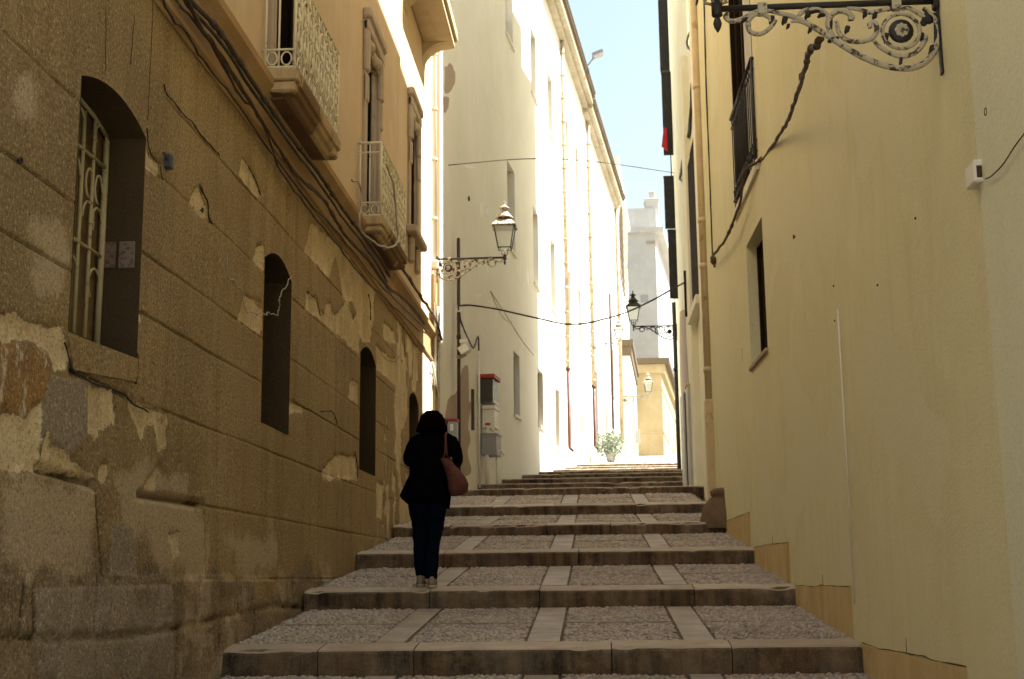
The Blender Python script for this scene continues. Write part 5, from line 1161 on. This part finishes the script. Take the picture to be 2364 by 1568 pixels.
cable('cable', [on_plane(x, y, (r2(19), 19, 0), (1, -.034, 0)) - np.array((.04, 0, 0)) for x, y in ((1742, 170), (1736, 230), (1728, 330), (1714, 390), (1705, 440), (1706, 450), (1720, 449))], .03, 'cable_black', 'dark cable with a hooked end hanging on the cream house', wob=.02)
# ------------------------------------------------------------------ the woman
FY = 12.52; X0 = on_y(1075, 1400, FY)[0]; ZF = -.088 + slope(4) * .25 + .006
PM = .001232
def zx(u): return X0 + (u - 360) * PM
def zz(v): return ZF + (1497 - v) * PM
W = empty('person', (X0, FY, ZF), 'woman in a dark jacket and jeans with bobbed hair walking up the steps', 'person')
skin = paint('skin', (.42, .24, .16), .6, 0, .1); M['skin'] = skin
M['hair'] = (lambda k: k.out(k.mix(k.noise(1, 3, .6, k.scale(k.obj(), (160, 160, 6))), (.0012, .0005, .0005), (.006, .0016, .0012)), k.bump(k.noise(1, 2, .6, k.scale(k.obj(), (220, 220, 8))), .6, .006)))(Mat('dark auburn hair', .9, 0, 0))
def cloth(name, col, sc, var=.4):
    k = Mat(name, .95, 0, .0 if max(col) < .02 else .08); n = k.noise(9, 4, .6, k.obj()); w = k.noise(sc, 2, .6, k.obj())
    return k.out(k.mix(k.rng(n, .3, .75, 0, var), col, tuple(c * .5 for c in col)), k.bump(k.math('ADD', k.math('MULTIPLY', n, 2.0), k.math('MULTIPLY', w, .3)), .5, .02))
M['jacket'] = cloth('black wool', (.0036, .0031, .0035), 300); M['jeans'] = cloth('dark denim', (.0045, .0065, .014), 400); M['shoe'] = cloth('beige suede', (.30, .235, .17), 200, .3)
M['sole'] = paint('pale sole', (.42, .36, .28), .7); M['bag'] = cloth('dusty red leather', (.125, .052, .040), 120, .5)
def skinned(name, verts, edges, rads, mat, parent, sub=2):
    me = bpy.data.meshes.new(name); off = np.array(wloc(parent)); me.from_pydata([tuple(np.array(v) - off) for v in verts], edges, []); o = bpy.data.objects.new(name, me); link(o, parent)
    md = o.modifiers.new('skin', 'SKIN'); md.use_smooth_shade = True
    me.skin_vertices[0].data[0].use_root = True
    for i, r in enumerate(rads): me.skin_vertices[0].data[i].radius = (r, r) if not isinstance(r, tuple) else r
    s_ = o.modifiers.new('sub', 'SUBSURF'); s_.levels = sub; s_.render_levels = sub
    me.materials.append(M[mat]); return o
y = FY
hip = (zx(340), y, zz(800))
V_ = [hip, (zx(345), y, zz(620)), (zx(355), y - .0, zz(450)), (zx(365), y + .0, zz(335)), (zx(368), y + .02, zz(290)), (zx(372), y + .035, zz(245)), (zx(374), y + .03, zz(175)), (zx(374), y + .025, zz(140)),
      (zx(245), y, zz(350)), (zx(195), y - .02, zz(500)), (zx(250), y + .22, zz(520)), (zx(290), y + .28, zz(505)),
      (zx(530), y, zz(350)), (zx(580), y - .02, zz(510)), (zx(500), y + .22, zz(520)), (zx(460), y + .28, zz(505)),
      (zx(275), y, zz(850)), (zx(270), y + .07, zz(1130)), (zx(280), y + .10, zz(1400)), (zx(275), y + .22, zz(1470)),
      (zx(405), y, zz(850)), (zx(385), y + .02, zz(1130)), (zx(372), y - .02, zz(1430)), (zx(372), y + .1, zz(1480))]
E_ = [(0, 1), (1, 2), (2, 3), (3, 4), (4, 5), (5, 6), (6, 7), (3, 8), (8, 9), (9, 10), (10, 11), (3, 12), (12, 13), (13, 14), (14, 15), (0, 16), (16, 17), (17, 18), (18, 19), (0, 20), (20, 21), (21, 22), (22, 23)]
R_ = [.11, .09, .09, .05, .042, .078, .085, .06, .040, .036, .032, .026, .040, .036, .032, .026, .085, .058, .04, .03, .085, .058, .04, .03]
body = skinned('body', V_, E_, R_, 'skin', W)
# face and hands
m = MB(); hx, hy, hz = zx(374), y + .115, zz(215)
m.blob((hx, hy + .018, hz), (.014, .022, .024), 8, 5); m.build('nose', 'skin', W)
for s in (-1, 1):
    m = MB(); m.blob((hx + s * .032, hy - .008, hz + .025), (.013, .010, .008), 8, 5); m.build('eye', 'box_white', W)
    m = MB(); m.blob((hx + s * .082, hy - .09, hz + .0), (.010, .018, .030), 8, 5); m.build('ear', 'skin', W)
m = MB(); m.blob((hx, hy + .002, hz - .045), (.024, .010, .007), 8, 5); m.build('mouth', 'red', W)
for (u, s) in ((290, 1), (460, -1)):
    c = np.array((zx(u), y + .30, zz(505))); hv = [tuple(c), tuple(c + (s * .018, .045, .0))]; he = [(0, 1)]; hr = [.024, .028]
    for k_, (L, oz) in enumerate(((.062, .026), (.070, .009), (.066, -.009), (.052, -.026))):
        i0 = len(hv); b0 = c + (s * .028, .070, oz)
        hv += [tuple(b0), tuple(b0 + (s * .012, L * .5, -.004)), tuple(b0 + (s * .034, L * .75, -.010))]; he += [(1, i0), (i0, i0 + 1), (i0 + 1, i0 + 2)]; hr += [.0095, .0085, .007]
    i0 = len(hv); hv += [tuple(c + (s * .01, .02, .038)), tuple(c + (s * .032, .045, .055))]; he += [(0, i0), (i0, i0 + 1)]; hr += [.011, .009]
    skinned('hand', hv, he, hr, 'skin', W, 1)
# bobbed hair
m = MB(); rows = [(122, 376, 22), (127, 375, 46), (142, 375, 70), (170, 374, 90), (200, 374, 101), (230, 373, 111), (258, 373, 120), (280, 372, 124), (290, 372, 123), (296, 371, 112)]
m.loft([((zx(u), y + .015 - .0 * v, zz(v)), w * PM, w * PM * (.98 if v < 250 else .86)) for v, u, w in reversed(rows)], 28); hr_ = m.build('hair', 'hair', W)
dm = bpy.data.textures.new('strands', 'CLOUDS'); dm.noise_scale = .035
md = hr_.modifiers.new('sub', 'SUBSURF'); md.levels = md.render_levels = 1; md = hr_.modifiers.new('d', 'DISPLACE'); md.texture = dm; md.strength = .030; md.mid_level = .5
def remeshed(mb, name, mat, vox=.010, disp=.02, sc=.16):
    o = mb.build(name, mat, W); r = o.modifiers.new('r', 'REMESH'); r.mode = 'VOXEL'; r.voxel_size = vox; r.use_smooth_shade = True
    s_ = o.modifiers.new('s', 'SMOOTH'); s_.factor = .6; s_.iterations = 6
    tx = bpy.data.textures.new(name, 'CLOUDS'); tx.noise_scale = sc; d = o.modifiers.new('d', 'DISPLACE'); d.texture = tx; d.strength = disp; d.mid_level = .5; return o
m = MB(); yy = lambda o: y + o
def row(v, l, r, ry, o=0.0): return ((zx((l + r) / 2), y + o, zz(v)), (r - l) / 2 * PM, ry)
m.loft([row(862, 190, 505, .135, .0), row(815, 132, 523, .165, .0), row(790, 117, 522, .165, 0), row(740, 140, 515, .16, 0), row(650, 186, 505, .148, .0), row(570, 205, 505, .14, .0), row(480, 212, 520, .138, .005), row(400, 208, 545, .132, .01), row(345, 212, 552, .115, .015), row(315, 235, 530, .098, .02), row(296, 275, 485, .085, .025), row(280, 305, 450, .07, .03), row(262, 325, 430, .06, .03)], 26)
for pts in ([(zx(246), y + .015, zz(350)), (zx(212), y - .0, zz(420)), (zx(190), y - .015, zz(505)), (zx(215), y + .08, zz(525)), (zx(255), y + .21, zz(522))], [(zx(520), y + .015, zz(350)), (zx(555), y, zz(420)), (zx(582), y - .015, zz(510)), (zx(560), y + .08, zz(530)), (zx(510), y + .21, zz(524))]):
    P = spline(pts, 4); L = len(P); m.tube(P, [.064 - .018 * i / L for i in range(L)], 12)
m.loft([row(905, 500, 522, .03, -.05), row(870, 480, 524, .05, -.03), row(800, 440, 524, .08, 0)], 10)
remeshed(m, 'jacket', 'jacket', .011, .022, .12)
m = MB()
def leg(pts): m.loft([((zx(u), y + o, zz(v)), w * PM, d) for v, u, w, o, d in pts], 18)
leg([(1412, 279, 43, .10, .066), (1390, 279, 44, .10, .068), (1250, 270, 50, .095, .070), (1130, 272, 55, .08, .075), (1000, 276, 68, .04, .092), (880, 272, 86, .0, .115), (800, 275, 92, 0, .125), (740, 290, 92, 0, .125)])
leg([(1436, 371, 50, -.02, .064), (1420, 371, 50, -.02, .068), (1300, 374, 52, .0, .072), (1140, 384, 58, .03, .078), (1000, 400, 72, .02, .092), (880, 406, 88, 0, .118), (800, 405, 92, 0, .125), (740, 395, 92, 0, .125)])
remeshed(m, 'trousers', 'jeans', .010, .020, .09)
for (u, v, o, tz) in ((278, 1478, .10, .0), (376, 1497, -.02, 0)):
    zb = ground_z(y + o) + .006; c = (zx(u), y + o)
    m = MB(); m.loft([((c[0], c[1] + .045, zb + .02), .046, .135), ((c[0], c[1] + .045, zb + .05), .046, .130), ((c[0], c[1] + .03, zb + .075), .043, .105), ((c[0], c[1] + .0, zb + .105), .040, .065), ((c[0], c[1] - .005, zb + .13), .038, .050)], 18); m.build('shoe', 'shoe', W)
    m = MB(); m.loft([((c[0], c[1] + .045, zb - .004), .047, .138), ((c[0], c[1] + .045, zb + .022), .050, .140)], 18); m.build('shoe_sole', 'sole', W)
# shoulder bag
t = empty('shoulder_bag', (zx(590), y - .1, zz(750)), 'dusty red slouchy shoulder bag hanging on the woman by a thin strap', 'bag')
m = MB(); cl = [(498, 520, 40, .055), (520, 535, 42, .070), (560, 560, 40, .085), (620, 590, 58, .095), (690, 604, 68, .10), (740, 606, 66, .10), (785, 585, 56, .09), (800, 565, 38, .06)]
cl = [(v, u, w * 1.05, d) for v, u, w, d in cl]
P = [(512, 485, 30, .035), (535, 498, 42, .06), (600, 540, 55, .08), (660, 578, 72, .09), (720, 592, 80, .092), (765, 590, 74, .085), (795, 572, 48, .06), (804, 562, 22, .03)]
m.loft([((zx(u), y - .11, zz(v)), w * PM, d) for v, u, w, d in reversed(P)], 20); o = m.build('bag_body', 'bag', t)
r = o.modifiers.new('r', 'REMESH'); r.mode = 'VOXEL'; r.voxel_size = .009; r.use_smooth_shade = True; tx = bpy.data.textures.new('bagfold', 'CLOUDS'); tx.noise_scale = .07; d = o.modifiers.new('d', 'DISPLACE'); d.texture = tx; d.strength = .022
m = MB(); P = [(zx(470), y - .12, zz(520)), (zx(490), y - .155, zz(480)), (zx(497), y - .165, zz(400)), (zx(493), y - .125, zz(335)), (zx(494), y - .03, zz(300)), (zx(497), y + .06, zz(325)), (zx(505), y + .12, zz(400))]
m.tube(spline(P, 5), .0095, 6); P = [(zx(520), y - .13, zz(520)), (zx(508), y - .16, zz(480)), (zx(502), y - .165, zz(400)), (zx(497), y - .125, zz(332)), (zx(499), y - .03, zz(299)), (zx(503), y + .06, zz(325))]; m.tube(spline(P, 5), .0085, 6); m.build('strap', 'bag', t)

# ------------------------------------------------------------------ light, sky and camera
ALPHA = math.radians(12); ELEV = math.atan(T_ * math.cos(ALPHA))
sd = Vector((math.cos(ELEV) * math.cos(ALPHA), math.cos(ELEV) * math.sin(ALPHA), math.sin(ELEV)))
ld = bpy.data.lights.new('sun', 'SUN'); ld.energy = 5.0; ld.angle = math.radians(.5); ld.color = (1, .985, .935)
lo = bpy.data.objects.new('sun', ld); COL.objects.link(lo); lo.rotation_euler = sd.to_track_quat('Z', 'Y').to_euler(); lo.location = (20, 10, 40)
w = bpy.data.worlds.new('World'); S.world = w; w.use_nodes = True; nt = w.node_tree; bg = nt.nodes['Background']
sk = nt.nodes.new('ShaderNodeTexSky'); sk.sky_type = 'NISHITA'; sk.sun_disc = False; sk.sun_elevation = ELEV; sk.sun_rotation = math.radians(90) - ALPHA
sk.air_density = 1.9; sk.dust_density = 3.5; sk.ozone_density = 0.3
nt.links.new(sk.outputs[0], bg.inputs[0]); bg.inputs[1].default_value = .053
cam = bpy.data.cameras.new('camera'); cam.sensor_width = 36; cam.lens = FPX * 36 / 2364; cam.clip_start = .05; cam.clip_end = 3000
co = bpy.data.objects.new('camera', cam); COL.objects.link(co)
co.matrix_world = Matrix([list(r) for r in CAMR]).to_4x4()
cam.dof.use_dof = True; cam.dof.focus_distance = 7.5; cam.dof.aperture_fstop = 6.5
S.camera = co
S.view_settings.view_transform = 'Standard'; S.view_settings.look = 'None'; S.view_settings.exposure = 2.22; S.view_settings.gamma = 1
S.render.engine = 'CYCLES'; S.cycles.max_bounces = 12; S.cycles.diffuse_bounces = 8; S.cycles.transmission_bounces = 6; S.cycles.use_denoising = True
S.cycles.sample_clamp_indirect = 10
